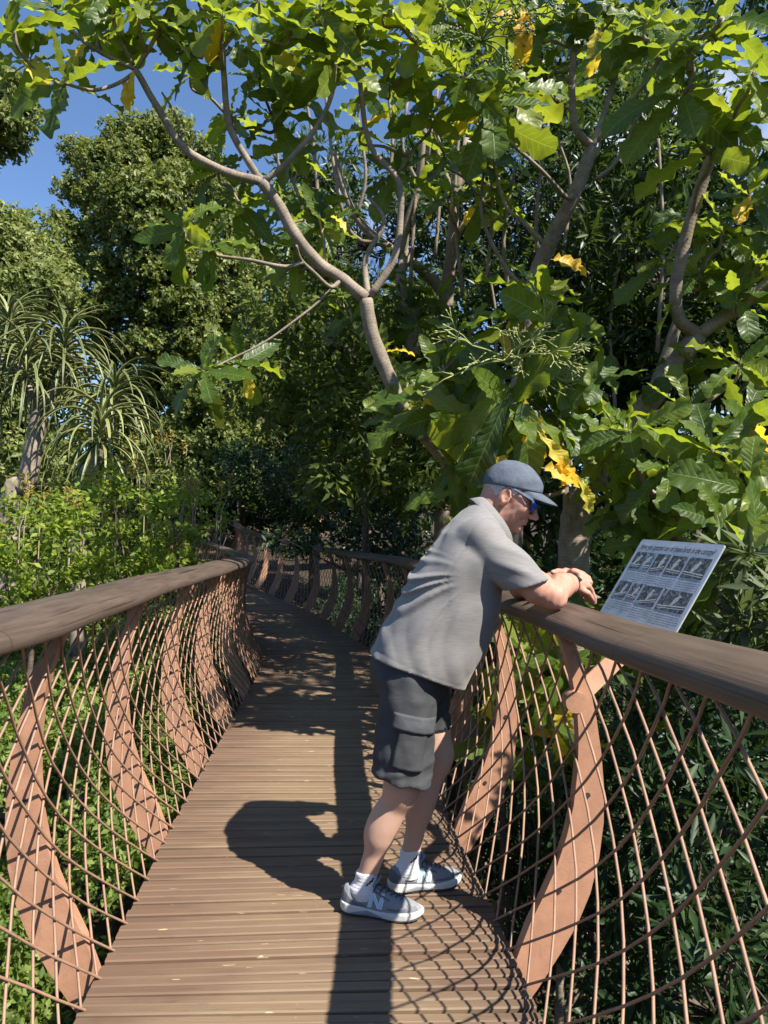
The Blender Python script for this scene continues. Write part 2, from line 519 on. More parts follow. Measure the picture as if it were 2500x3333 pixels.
# slats
deck = empty('walkway_deck', (-.18, 2, 0), kind='structure')
rng = random.Random(5)
def slat_mesh(name, w):
    mb = MB()
    hx, hy, t, c = HALF, w/2, .032, .0045
    prof = [(-hy, -t), (hy, -t), (hy, -c), (hy-c, 0), (-hy+c, 0), (-hy, -c)]
    vs = [(sx*hx, y, z) for sx in (-1, 1) for y, z in prof]
    fs = [(k, (k+1) % 6, 6+(k+1) % 6, 6+k) for k in range(6)] + [(5, 4, 3, 2, 1, 0), (6, 7, 8, 9, 10, 11)]
    mb.add(vs, fs)
    me = mb.mesh(name)
    me.materials.append(M['slat'])
    return me
slat_me = [slat_mesh('slat_mesh', w) for w in (.0385, .0405, .0415)]
far = MB()
s, k = 1.15, 0
while s < S_MAX:
    p, t, n = path(s)
    dz = rng.uniform(-.0035, .0035) + (-.0025 if k % 2 else 0)
    if k < 300:
        bz = n.cross(t)
        rot = Matrix.Rotation(rng.uniform(-.0022, .0022), 4, 'Z') @ Matrix.Rotation(rng.uniform(-.02, .02), 4, 'X')
        m = Matrix(((n.x, t.x, bz.x, p.x+n.x*rng.uniform(-.004, .004)), (n.y, t.y, bz.y, p.y), (n.z, t.z, bz.z, p.z+dz), (0, 0, 0, 1))) @ rot
        link('slat', slat_me[k % 3], None, deck, mw=m)
    else:
        far.box(p + Vector((0, 0, dz-.016)), n*HALF, t*.0205, Vector((0, 0, .016)))
    k += 1
    s += .0465 if k % 2 else .0485
o = far.build('distant_slats', M['slat'], deck)
o['kind'] = 'stuff'
for sd in (-1, 1):                                   # steel edge beams and joists below the slats
    mb = MB()
    ss = np.arange(-1.0, S_MAX, .35)
    for a, b in zip(ss[:-1], ss[1:]):
        pa, ta, na = path(a); pb, tb, nb = path(b)
        q = []
        for p, n in ((pa, na), (pb, nb)):
            for u in (HALF-.03, HALF-.11):
                for z in (-.036, -.20):
                    q.append(p + n*(sd*u) + Vector((0, 0, z)))
        mb.add(q, [(0, 1, 5, 4), (2, 6, 7, 3), (0, 4, 6, 2), (1, 3, 7, 5)])
    mb.build('edge_beam', M['beam'], deck)
mb = MB()
for s in np.arange(.3, 26, 1.08):
    p, t, n = path(s)
    mb.box(p + Vector((0, 0, -.12)), n*(HALF-.13), t*.03, Vector((0, 0, .07)))
mb.build('cross_beams', M['beam'], deck)
for s in (-1, 7.4, 15, 24):
    p, t, n = path(s)
    mb = MB()
    mb.tube([p + Vector((0, 0, -.2)), Vector((p.x, p.y, gz(p.x, p.y)-.2))], .11, 12)
    mb.build('support_column', M['beam'], deck, True)

# balustrades: crescent ribs, diagonal rods welded over them, a wide timber handrail
IN = [(0.0, 0.0), (.055, .10), (.105, .20), (.150, .30), (.183, .40), (.205, .50), (.218, .62), (.220, .74), (.212, .85), (.190, .96), (.155, 1.06), (.135, 1.10)]
OUT = [(.045, -.17), (.085, -.12), (.165, .0), (.225, .10), (.268, .20), (.298, .32), (.313, .44), (.313, .56), (.302, .68), (.283, .80), (.255, .92), (.215, 1.03), (.185, 1.10)]
_in = np.array(IN)
_ia = np.concatenate([[0], np.cumsum(np.linalg.norm(np.diff(_in, axis=0), axis=1))])
ARC = float(_ia[-1])
_mesh_top = 0.030
def prof(a):
    return float(np.interp(a, _ia, _in[:, 0])) + .028*max(0.0, (a-.95)/.25), float(np.interp(a, _ia, _in[:, 1]))
RAIL_Z, RAIL_T = 1.160, .031
CELL = 1.08/7
def lift(sd, s):
    """the right-hand rail climbs a little towards the near end"""
    return .045*max(0.0, min(1.0, (2.3-s)/1.3))**1.3 if sd > 0 else 0.0

def balustrade(sd, label):
    p0 = path(2.4)[0]
    root = empty('balustrade', tuple(p0 + path(2.4)[2]*(sd*HALF)), label=label, cat='railing', group='balustrades along the walkway')
    RAIL_C, RAIL_W = (.212, .098) if sd > 0 else (.222, .122)
    cell = 1.08/6 if sd > 0 else 1.08/6.5
    # ribs
    s_ribs = [s_at_y(2.44) + 1.08*k for k in range(-2, 33)]
    for k, s in enumerate(s_ribs):
        if s > S_MAX-.5: break
        if sd > 0 and k == 1: continue
        p, t, n = path(s)
        up = Vector((0, 0, 1))
        mb = MB()
        IN2 = [(-.02, -.17), (-.02, -.034), (.004, -.030)] + IN[1:]
        ring = [(u, z) for u, z in IN2] + [(u, z) for u, z in reversed(OUT)]
        h = .022
        pts = []
        for off in (-h, h):
            for u, z in ring:
                pts.append(p + n*(sd*(HALF+u)) + up*z + t*off)
        m = len(ring)
        fs = [(i, (i+1) % m, m+(i+1) % m, m+i) for i in range(m)]
        # faces as strips between inner and outer edges
        ni, no = len(IN2), len(OUT)
        for base, flip in ((0, False), (m, True)):
            i, j = 0, 0
            inner = [base+q for q in range(ni)]
            outer = [base+m-1-q for q in range(no)]
            while i < ni-1 or j < no-1:
                if j >= no-1 or (i < ni-1 and ring[i+1][1] <= ring[m-1-(j+1)][1]):
                    f = (inner[i], inner[i+1], outer[j]); i += 1
                else:
                    f = (inner[i], outer[j+1], outer[j]); j += 1
                fs.append(f if flip else tuple(reversed(f)))
        mb.add(pts, fs)
        rib = mb.build('rib', M['rib'], root)
        if k < 6:
            for a_ in (.50, .16) :
                u, z = prof(a_ + .08)
                c = p + n*(sd*(HALF+u+.045)) + up*z - t*(h+.001)
                b2 = MB()
                b2.tube([c, c - t*.004], .009, 8)
                b2.build('bolt', M['beam'], rib)
    # rods
    farm = MB()
    cnt = 0
    i = 0
    s = s_at_y(2.44) - 3*1.08
    while s < S_MAX-.5:
        for fam in (-1, 1):
            off = -.017 if fam == -1 else -.006      # the family that leans back runs on the walkers' side
            pts = []
            nearby = s < 9
            m = 13 if nearby else 7
            for q in range(m):
                a = ARC*q/(m-1)
                ss = s + fam*a*1.0
                if ss > S_MAX: break
                p, t, n = path(ss)
                u, z = prof(a)
                if sd > 0: u += .035*max(0.0, (a-.75)/.45)
                pts.append(p + n*(sd*(HALF+u+off)) + Vector((0, 0, z*(1+lift(sd, ss)))))
            if len(pts) < 3: continue
            if s - .0 < 0.6 and fam == 1 and s < -1.2: continue
            if cnt < 280 and s > -.9:
                mb = MB()
                mb.tube(pts, .0044, 6 if nearby else 5, False, 1.0)
                mb.build('rod', M['rod'], root, True)
                cnt += 1
            elif s > -.9:
                farm.tube(pts, .0042, 4, False)
        s += cell*(1.08 if sd > 0 and s < 1.6 else 1.0)
    if farm.v:
        o = farm.build('distant_rods', M['rod'], root, True)
        o['kind'] = 'stuff'
    # handrail
    prof_r = []
    for k in range(28):
        th = 2*math.pi*k/28
        c, sn = math.cos(th), math.sin(th)
        x = math.copysign(abs(c)**.42, c)*RAIL_W
        y = math.copysign(abs(sn)**.60, sn)*RAIL_T
        if sn > 0: y += .010*(1-(x/RAIL_W)**2)
        prof_r.append((x, y))
    V, UV, F = [], [], []
    ss = np.arange(-.6 if sd > 0 else -.2, S_MAX, .12)
    for q, s in enumerate(ss):
        p, t, n = path(s)
        wob = .003*math.sin(s*2.1+sd) + .002*math.sin(s*5.3)
        for k, (x, y) in enumerate(prof_r):
            x2 = x*.988 - y*.15
            y2 = y*.988 + x*.15*sd*(1.2 if sd > 0 else .7)
            V.append(p + n*(sd*(HALF+RAIL_C)+x2) + Vector((0, 0, RAIL_Z-RAIL_T+y2+wob+lift(sd, s))))
            UV.append((k/28, s))
    m = 28
    for q in range(len(ss)-1):
        for k in range(m):
            F.append((q*m+k, q*m+(k+1) % m, (q+1)*m+(k+1) % m, (q+1)*m+k))
    mb = MB()
    mb.add(V, F + [tuple(range(m)), tuple(reversed(range((len(ss)-1)*m, len(ss)*m)))], UV)
    mb.build('handrail', M['rail'], root, True)
    return root
bal_l = balustrade(-1, 'long curving railing across the deck from the man, its mesh sunlit above bright ground cover')
bal_r = balustrade(1, 'long curving railing that the man leans on, with the bird sign behind it')

# ================================================================== SIGN
def sign():
    TL, TR, BR = Vector((1.127, 3.10, 1.431)), Vector((1.250, 2.60, 1.415)), Vector((1.064, 2.563, 1.112))
    ex = (TR-TL); W = ex.length; ex.normalize()
    ey = (TR-BR); ey = ey - ex*ey.dot(ex); Hh = ey.length; ey.normalize()
    ez = ex.cross(ey)
    O = TR - ex*W - ey*Hh
    mw = Matrix(((ex.x, ey.x, ez.x, O.x), (ex.y, ey.y, ez.y, O.y), (ex.z, ey.z, ez.z, O.z), (0, 0, 0, 1)))
    root = empty('bird_sign', tuple(O + ex*W/2), label='grey information board about birds in the canopy, tilted behind the handrail', cat='sign')
    bm = Mat('sign_board_painted_reflection', 0.22, 0.6)
    n1 = bm.noise(bm.coord(), 7, 6, 0.7, 1.2)
    n2 = bm.noise(bm.coord(), 55, 4, 0.7)
    c = bm.ramp(n1, [(0.35, (0.30, 0.38, 0.47)), (0.6, (0.44, 0.52, 0.61))])  # mottle in the colour imitates leaves reflected in the glossy board
    c = bm.mix(bm.maprange(n2, 0.55, 0.62, 0, 0.4), c, (0.38, 0.42, 0.50))
    bm.color(c)
    dark = simple('sign_ink', (0.02, 0.025, 0.035), 0.5)
    edge = simple('sign_edge', (0.34, 0.36, 0.38), 0.4)
    # rounded board
    def plate(x0, x1, y0, y1, z0, z1, r, name, mat, parent):
        ring = []
        for cx, cy, a0 in ((x1-r, y1-r, 0), (x0+r, y1-r, 90), (x0+r, y0+r, 180), (x1-r, y0+r, 270)):
            for k in range(5):
                a = R(a0+k*22.5)
                ring.append((cx+r*math.cos(a), cy+r*math.sin(a)))
        m = len(ring)
        mb = MB()
        mb.add([(x, y, z0) for x, y in ring] + [(x, y, z1) for x, y in ring],
               [tuple(reversed(range(m))), tuple(range(m, 2*m))] + [(k, (k+1) % m, m+(k+1) % m, m+k) for k in range(m)])
        return link(name, mb.mesh(name), mat, parent, mw=mw)
    plate(0, W, -.03, Hh, -.006, -.0005, .012, 'backing_plate', edge, root)
    board = plate(.003, W-.003, -.027, Hh-.003, -.0005, .0, .011, 'board', bm.m, root)
    def text(s, x, y, size, name='lettering', shear=0.28, sx=1.0, mat=dark):
        cu = bpy.data.curves.new(name, 'FONT')
        cu.body = s
        cu.size = size
        cu.shear = shear
        cu.offset = .0003 if size > .02 else 0
        cu.materials.append(mat)
        me_o = bpy.data.objects.new(name, cu)
        C.objects.link(me_o)
        dg = bpy.context.evaluated_depsgraph_get()
        me = bpy.data.meshes.new_from_object(me_o.evaluated_get(dg))
        bpy.data.objects.remove(me_o)
        if not me.materials: me.materials.append(mat)
        return link(name, me, None, board, mw=mw @ Matrix.Translation((x, y, .0012)) @ Matrix.Diagonal((sx, 1, 1, 1)))
    t = text('Have you spotted any of these birds in the canopy?', 0, 0, .034, 'title_lettering')
    bb = [v.co.x for v in t.data.vertices]
    fac = (W-.05)/(max(bb)-min(bb))
    t.matrix_basis = mw @ Matrix.Translation((.022, Hh-.048, .0016)) @ Matrix.Diagonal((fac, 1.05, 1, 1))
    # pictures: plain bird-and-foliage photographs in flat print
    def photo_mat(i):
        pm = Mat('sign_photo', 0.25, 0.6)
        v = pm.coord('Object', (1, 1, 1), (0, 0, .6), (i*3.1, i*1.7, 0))
        a = pm.noise(v, 30, 5, 0.7, 1.6)
        b = pm.noise(v, 90, 4, 0.7, 0.8)
        if i == 1: cols = [(0.40, (0.06, 0.08, 0.07)), (0.47, (0.20, 0.28, 0.30)), (0.55, (0.22, 0.42, 0.62))]
        else: cols = [(0.42, (0.030, 0.037, 0.043)), (0.52, (0.085, 0.10, 0.11)), (0.62, (0.34, 0.40, 0.43))]
        pm.color(pm.mix(0.35, pm.ramp(a, cols), pm.ramp(b, [(0.48, (0.02, 0.024, 0.028)), (0.70, (0.36, 0.42, 0.44))])))
        return pm.m
    bird_m = simple('printed_bird', (0.40, 0.45, 0.46), 0.4, var=0.3, scale=60)
    branch_m = simple('printed_branch', (0.50, 0.55, 0.56), 0.4)
    kx, ky = W/.70, Hh/.365
    rects = [(.030, .128, .215, .300), (.132, .215, .215, .300), (.228, .345, .210, .300), (.360, .490, .208, .298), (.505, .672, .205, .298),
             (.028, .150, .070, .150), (.165, .252, .070, .148), (.270, .430, .058, .148), (.450, .672, .055, .146)]
    rects = [(a_*kx, b_*kx, c_*ky, d_*ky) for a_, b_, c_, d_ in rects]
    for i, (x0, x1, y0, y1) in enumerate(rects):
        mb = MB()
        mb.add([(x0, y0, .0008), (x1, y0, .0008), (x1, y1, .0008), (x0, y1, .0008)], [(0, 1, 2, 3)])
        ph = link('photo_print', mb.mesh('photo_print'), photo_mat(i), board, mw=mw)
    # small birds and twigs printed over the pictures
    mb = MB(); mt = MB()
    rg = random.Random(4)
    for i, (x0, x1, y0, y1) in enumerate(rects):
        cx, cy, h = (x0+x1)/2 + rg.uniform(-.01, .01), (y0+y1)/2, (y1-y0)
        a = R(rg.uniform(55, 80)); L = h*.30; Wd = h*.12
        pts = []
        for k in range(14):
            th = 2*math.pi*k/14
            px, py = math.cos(th)*L, math.sin(th)*Wd*(1.2 if math.cos(th) > 0 else .8)
            pts.append((cx+px*math.cos(a)-py*math.sin(a), cy+px*math.sin(a)+py*math.cos(a), .0013))
        mb.add(pts, [tuple(range(14))])
        hx, hy = cx+math.cos(a)*L*.95, cy+math.sin(a)*L*.95
        mb.add([(hx+math.cos(2*math.pi*k/10)*Wd*.75, hy+math.sin(2*math.pi*k/10)*Wd*.75, .0015) for k in range(10)], [tuple(range(10))])
        mb.add([(hx+Wd*.5, hy+Wd*.3, .0017), (hx+Wd*1.7, hy, .0017), (hx+Wd*.5, hy-Wd*.3, .0017)], [(0, 1, 2)])
        sl = rg.uniform(-.3, .5)
        for w_, d_ in ((.0022, 0), (.0012, h*.22)):
            yb = cy-L*.8-d_*.5
            a0, a1 = x0+.004, x1-.004
            y_a, y_b = max(y0+.003, yb-sl*.03), max(y0+.003, yb+sl*.03)
            mt.add([(a0, y_a-w_, .0011), (a1, y_b-w_, .0011), (a1, y_b+w_, .0011), (a0, y_a+w_, .0011)], [(0, 1, 2, 3)])
    link('printed_twigs', mt.mesh('printed_twigs'), branch_m, board, mw=mw)['kind'] = 'stuff'
    link('printed_birds', mb.mesh('printed_birds'), bird_m, board, mw=mw)['kind'] = 'stuff'
    # captions too small to read: rows of word-length strokes
    mb = MB()
    for (x0, x1, y0, y1) in rects:
        for ln in range(6):
            y = y0 - .010 - ln*.0098
            x = x0 + .002
            end = x1 - (rg.uniform(.02, .05) if ln == 5 else 0)
            while x < end:
                w = rg.uniform(.006, .018)
                hh = .0021 if ln else .0028
                yy = y + rg.uniform(-.0003, .0003)
                n_ = max(2, int(w/.0026))
                for q in range(n_):
                    xa = x + q*w/n_
                    h2 = hh*rg.choice((.7, .8, 1.25))
                    mb.add([(xa, yy-hh*.8, .0012), (xa+.0015, yy-hh*.8, .0012), (xa+.0015+.0006, yy+h2, .0012), (xa+.0006, yy+h2, .0012)], [(0, 1, 2, 3)])
                x += w+.004
    o = link('caption_lettering', mb.mesh('caption_lettering'), dark, board, mw=mw)
    o['kind'] = 'stuff'
    # bracket arm from the rib
    p, t, n = path(s_at_y(2.44))
    a = p + n*(HALF+.205) + Vector((0, 0, .86)) - t*.012
    b = O + ex*(W*.60) - ez*.028 - ey*.035
    c2 = O + ex*(W*.60) - ez*.028 + ey*.26
    mb = MB()
    d = (b-a).normalized()
    side = d.cross(Vector((0, 1, 0))).normalized()
    mb.box((a+b)/2, (b-a)/2, side*.034, Vector((0, .006, 0)))
    mb.box((b+c2)/2, (c2-b)/2, ex*.03, ez*.006)
    mb.build('bracket_arm', M['rib'], root)
    mb = MB()
    mb.tube([a + Vector((0, -.034, 0)), a + Vector((0, .030, 0))], .037, 20)
    mb.box(a + side*(-.0) + d*.03, d*.04, side*.036, Vector((0, .026, 0)))
    mb.build('clamp', M['rib'], root)
sign()
# ================================================================== IMPLICIT SURFACES for the person
def surfnet(D, org, h):
    """surface nets on a grid of signed distances (negative inside)"""
    nx, ny, nz = D.shape
    S = D < 0
    c = np.zeros((nx-1, ny-1, nz-1), np.int8)
    cs = [(a, b, d) for a in (0, 1) for b in (0, 1) for d in (0, 1)]
    for a, b, d in cs:
        c += S[a:nx-1+a, b:ny-1+b, d:nz-1+d]
    act = (c > 0) & (c < 8)
    I = np.argwhere(act)
    idx = -np.ones(act.shape, np.int32)
    idx[act] = np.arange(len(I))
    vals = np.stack([D[I[:, 0]+a, I[:, 1]+b, I[:, 2]+d] for a, b, d in cs], 1)
    co = np.array(cs, float)
    acc = np.zeros((len(I), 3)); cnt = np.zeros(len(I))
    for i in range(8):
        for j in range(i+1, 8):
            if np.abs(co[i]-co[j]).sum() != 1: continue
            vi, vj = vals[:, i], vals[:, j]
            m = (vi < 0) != (vj < 0)
            t = np.where(m, vi/np.where(m, vi-vj, 1), 0)[:, None]
            acc += np.where(m[:, None], co[i] + (co[j]-co[i])*t, 0)
            cnt += m
    V = (I + acc/cnt[:, None])*h + org
    F = []
    for ax in range(3):
        u, v = [(1, 2), (2, 0), (0, 1)][ax]
        sl0 = [slice(1, n-1) for n in D.shape]; sl0[ax] = slice(0, D.shape[ax]-1)
        sl1 = list(sl0); sl1[ax] = slice(1, D.shape[ax])
        A, B = S[tuple(sl0)], S[tuple(sl1)]
        e = np.argwhere(A != B)
        if not len(e): continue
        flip = A[tuple(e.T)]
        base = e.copy()
        base[:, u] += 1; base[:, v] += 1
        q = []
        for du, dv in ((-1, -1), (0, -1), (0, 0), (-1, 0)):
            k = base.copy(); k[:, u] += du; k[:, v] += dv
            q.append(idx[tuple(k.T)])
        q = np.stack(q, 1)
        q[~flip] = q[~flip][:, ::-1]
        F.append(q)
    F = np.concatenate(F)
    return V, F[(F >= 0).all(1)]

def grid(lo, hi, h):
    ax = [np.arange(a, b+h, h, dtype=np.float32) for a, b in zip(lo, hi)]
    return np.meshgrid(*ax, indexing='ij')

def smin(a, b, k):
    if k <= 0: return np.minimum(a, b)
    t = np.clip(.5+.5*(b-a)/k, 0, 1)
    return b*(1-t) + a*t - k*t*(1-t)
def smax(a, b, k): return -smin(-a, -b, k)

class Sdf:
    def __init__(s, lo, hi, h, frame=None):
        """frame: 4x4 placing local coordinates in the world (the grid is local)"""
        s.h, s.lo = h, np.array(lo, float)
        s.X, s.Y, s.Z = grid(lo, hi, h)
        s.d = np.full(s.X.shape, 9.0, np.float32)
        s.frame = frame
    def ell(s, c, r, rot=None):
        x, y, z = s.X-c[0], s.Y-c[1], s.Z-c[2]
        if rot is not None:
            m = np.array(rot.to_3x3().transposed())
            x, y, z = m[0, 0]*x+m[0, 1]*y+m[0, 2]*z, m[1, 0]*x+m[1, 1]*y+m[1, 2]*z, m[2, 0]*x+m[2, 1]*y+m[2, 2]*z
        k0 = np.sqrt((x/r[0])**2+(y/r[1])**2+(z/r[2])**2)
        k1 = np.sqrt((x/r[0]**2)**2+(y/r[1]**2)**2+(z/r[2]**2)**2)
        return k0*(k0-1)/np.maximum(k1, 1e-6)
    def cap(s, a, b, ra, rb=None, sq=1.0):
        rb = ra if rb is None else rb
        a, b = np.array(a, float), np.array(b, float)
        d = b-a; L2 = (d*d).sum()
        t = np.clip(((s.X-a[0])*d[0]+(s.Y-a[1])*d[1]+(s.Z-a[2])*d[2])/L2, 0, 1)
        q = np.sqrt((s.X-a[0]-d[0]*t)**2+(s.Y-a[1]-d[1]*t)**2+(s.Z-a[2]-d[2]*t)**2)
        return q - (ra+(rb-ra)*t)
    def box(s, c, r, rnd=.004, rot=None):
        x, y, z = s.X-c[0], s.Y-c[1], s.Z-c[2]
        if rot is not None:
            m = np.array(rot.to_3x3().transposed())
            x, y, z = m[0, 0]*x+m[0, 1]*y+m[0, 2]*z, m[1, 0]*x+m[1, 1]*y+m[1, 2]*z, m[2, 0]*x+m[2, 1]*y+m[2, 2]*z
        q = [np.abs(v)-(k-rnd) for v, k in ((x, r[0]), (y, r[1]), (z, r[2]))]
        out = np.sqrt(sum(np.maximum(v, 0)**2 for v in q))
        return out + np.minimum(np.maximum(np.maximum(q[0], q[1]), q[2]), 0) - rnd
    def plane(s, p, n):
        n = np.array(n, float); n /= np.linalg.norm(n)
        return (s.X-p[0])*n[0]+(s.Y-p[1])*n[1]+(s.Z-p[2])*n[2]
    def add(s, d, k=.01): s.d = smin(s.d, d, k); return s
    def sub(s, d, k=.004): s.d = smax(s.d, -d, k); return s
    def clip(s, d, k=0.0): s.d = smax(s.d, d, k) if k else np.maximum(s.d, d); return s
    def arrays(s, smooth=2):
        s.d[0] = s.d[-1] = 1; s.d[:, 0] = s.d[:, -1] = 1; s.d[:, :, 0] = s.d[:, :, -1] = 1
        V, F = surfnet(s.d, s.lo, s.h)
        for _ in range(smooth):
            acc = np.zeros_like(V); cnt = np.zeros(len(V))
            for a, b in ((0, 1), (1, 2), (2, 3), (3, 0)):
                for i, j in ((a, b), (b, a)):
                    for c in range(3): acc[:, c] += np.bincount(F[:, i], V[F[:, j], c], len(V))
                    cnt += np.bincount(F[:, i], minlength=len(V))
            V = V*.5 + acc/np.maximum(cnt, 1)[:, None]*.5
        if s.frame is not None:
            m = np.array(s.frame)
            V = V @ m[:3, :3].T + m[:3, 3]
        return V, F
    def build(s, name, mat, parent, smooth=2):
        V, F = s.arrays(smooth)
        return link(name, np_mesh(name, V, F), mat, parent, True)

def wob(s, f, seed, amp):
    """smooth pseudo-noise"""
    rg = np.random.RandomState(seed)
    o = 0
    for i in range(5):
        k = rg.normal(size=3); k *= f*(1+.35*i)/np.linalg.norm(k)
        o = o + np.sin(s.X*k[0]+s.Y*k[1]+s.Z*k[2]+rg.uniform(0, 6.28))
    return o*(amp/2.2)

# materials for the person
def skin_mat():
    m = Mat('skin', 0.56, 0.35)
    n = m.noise(m.coord(), 22, 5, 0.6)
    f = m.noise(m.coord(), 260, 3, 0.6)
    c = m.ramp(n, [(0.30, (0.42, 0.205, 0.145)), (0.55, (0.48, 0.265, 0.195)), (0.75, (0.44, 0.185, 0.135))])
    sp = m.new('ShaderNodeSeparateXYZ')
    m.l.new(m.coord(), sp.inputs[0])
    c = m.mix(m.maprange(sp.outputs['Z'], 0.9, 1.1, 1, 0), c, m.mix(0.5, m.ramp(n, [(0.30, (0.52, 0.33, 0.24)), (0.75, (0.50, 0.29, 0.21))]), (0.54, 0.36, 0.28)))
    m.color(m.mix(m.maprange(f, .4, .7, 0, .22), c, (0.40, 0.18, 0.13)))
    m.set('Subsurface Weight', 0.12)
    m.set('Subsurface Radius', (0.012, 0.005, 0.003))
    m.set('Subsurface Scale', 1.0)
    m.bump(m.math('ADD', f, m.noise(m.coord(), 90, 4, .6)), 0.25, 0.0015)
    return m.m
M['skin'] = skin_mat()
def shirt_mat():
    m = Mat('heather_grey_polo', 0.75, 0.25)
    A = Matrix.Rotation(R(21), 4, 'Y')
    v = m.coord('Object', (26, 26, 420), (0, R(-21), 0))
    st = m.noise(v, 1.0, 4, 0.7)
    g = m.noise(m.coord(), 900, 2, 0.5)
    c = m.ramp(st, [(0.36, (0.165, 0.160, 0.160)), (0.62, (0.218, 0.211, 0.209))])
    m.color(m.mix(m.maprange(g, .35, .65, 0, .3), c, (0.235, 0.228, 0.226)))
    m.set('Sheen Weight', 0.15)
    w1 = m.noise(m.coord('Object', (1, 1, 2.4), (0, R(-35), 0)), 9, 4, 0.55, 0.6)
    m.bump(m.math('ADD', m.math('MULTIPLY', w1, .8), m.math('MULTIPLY', st, .2)), 0.35, 0.003)
    return m.m
M['shirt'] = shirt_mat()
def shorts_mat():
    m = Mat('charcoal_cargo_cotton', 0.8, 0.25)
    n = m.noise(m.coord('Object', (1, 1, 1.6)), 14, 6, 0.65, 0.8)
    g = m.noise(m.coord(), 500, 2, 0.5)
    c = m.ramp(n, [(0.3, (0.036, 0.038, 0.042)), (0.7, (0.062, 0.065, 0.071))])
    m.color(m.mix(m.maprange(g, .4, .7, 0, .2), c, (0.10, 0.10, 0.11)))
    m.bump(m.math('ADD', m.math('MULTIPLY', n, 1.6), m.math('MULTIPLY', g, .2)), 0.45, 0.003)
    return m.m
M['shorts'] = shorts_mat()
M['shorts_flap'] = simple('cargo_pocket_cotton', (0.066, 0.070, 0.078), 0.8, 0.25, .18, 30, .3)
M['cap'] = simple('washed_navy_cotton', (0.092, 0.112, 0.145), 0.8, 0.25, .22, 45, .25)
M['cap_under'] = simple('cap_underside', (0.03, 0.04, 0.06), 0.8, 0.2)
M['hair'] = simple('grey_white_hair', (0.48, 0.46, 0.44), 0.6, 0.4, .35, 160, .8)
M['frame'] = simple('sunglass_frame', (0.012, 0.014, 0.02), 0.3)
M['temple'] = simple('temple_arm_blue_white', (0.20, 0.26, 0.36), 0.3)
M['band'] = simple('black_watch_band', (0.015, 0.015, 0.017), 0.5)
M['sock'] = simple('white_sock', (0.72, 0.72, 0.74), 0.85, 0.2, .06, 300, .4)
M['black'] = simple('black_knit', (0.012, 0.012, 0.014), 0.7)
M['shoe_grey'] = simple('shoe_mesh_grey', (0.235, 0.25, 0.27), 0.75, 0.3, .12, 420, .4)
M['shoe_dark'] = simple('shoe_overlay_dark', (0.10, 0.11, 0.13), 0.6)
M['shoe_white'] = simple('shoe_midsole', (0.55, 0.55, 0.52), 0.6, .4, .05)
M['shoe_sole'] = simple('shoe_outsole', (0.05, 0.05, 0.055), 0.75)
M['shoe_blue'] = simple('shoe_lining_blue', (0.05, 0.22, 0.52), 0.7)
M['logo_pale'] = simple('logo_pale_blue', (0.36, 0.55, 0.66), 0.5)
M['logo_edge'] = simple('logo_white_edge', (0.72, 0.76, 0.78), 0.5)
M['lace'] = simple('lace_grey', (0.06, 0.065, 0.075), 0.8)
lm = Mat('blue_mirror_lens', 0.06, 0.8, (0.01, 0.06, 0.55)); lm.set('Metallic', 0.85); M['lens'] = lm.m
gm = Mat('watch_glass', 0.08, 0.8, (0.02, 0.022, 0.025)); M['glass'] = gm.m

MAN = empty('person', (.10, 2.80, 0), label='man in grey polo shirt, cap and cargo shorts leaning his forearms on the handrail', cat='person')

# ---- head frame: x forward, y to his left (away from the camera), z up
HS = 1.06
hf = Vector((math.cos(R(29))*math.cos(R(-13)), math.cos(R(29))*math.sin(R(-13)), -math.sin(R(29))))
hl = Vector((math.sin(R(13)), math.cos(R(13)), 0))
hu = hf.cross(hl)
HC = at(1643, 1614, 2.725) - (hf*-.008 + hl*-.080 + hu*-.030)*HS
HF = Matrix(((hf.x*HS, hl.x*HS, hu.x*HS, HC.x), (hf.y*HS, hl.y*HS, hu.y*HS, HC.y), (hf.z*HS, hl.z*HS, hu.z*HS, HC.z), (0, 0, 0, 1)))
iHF = HF.inverted()
def hl_(p): return tuple(iHF @ Vector(p))

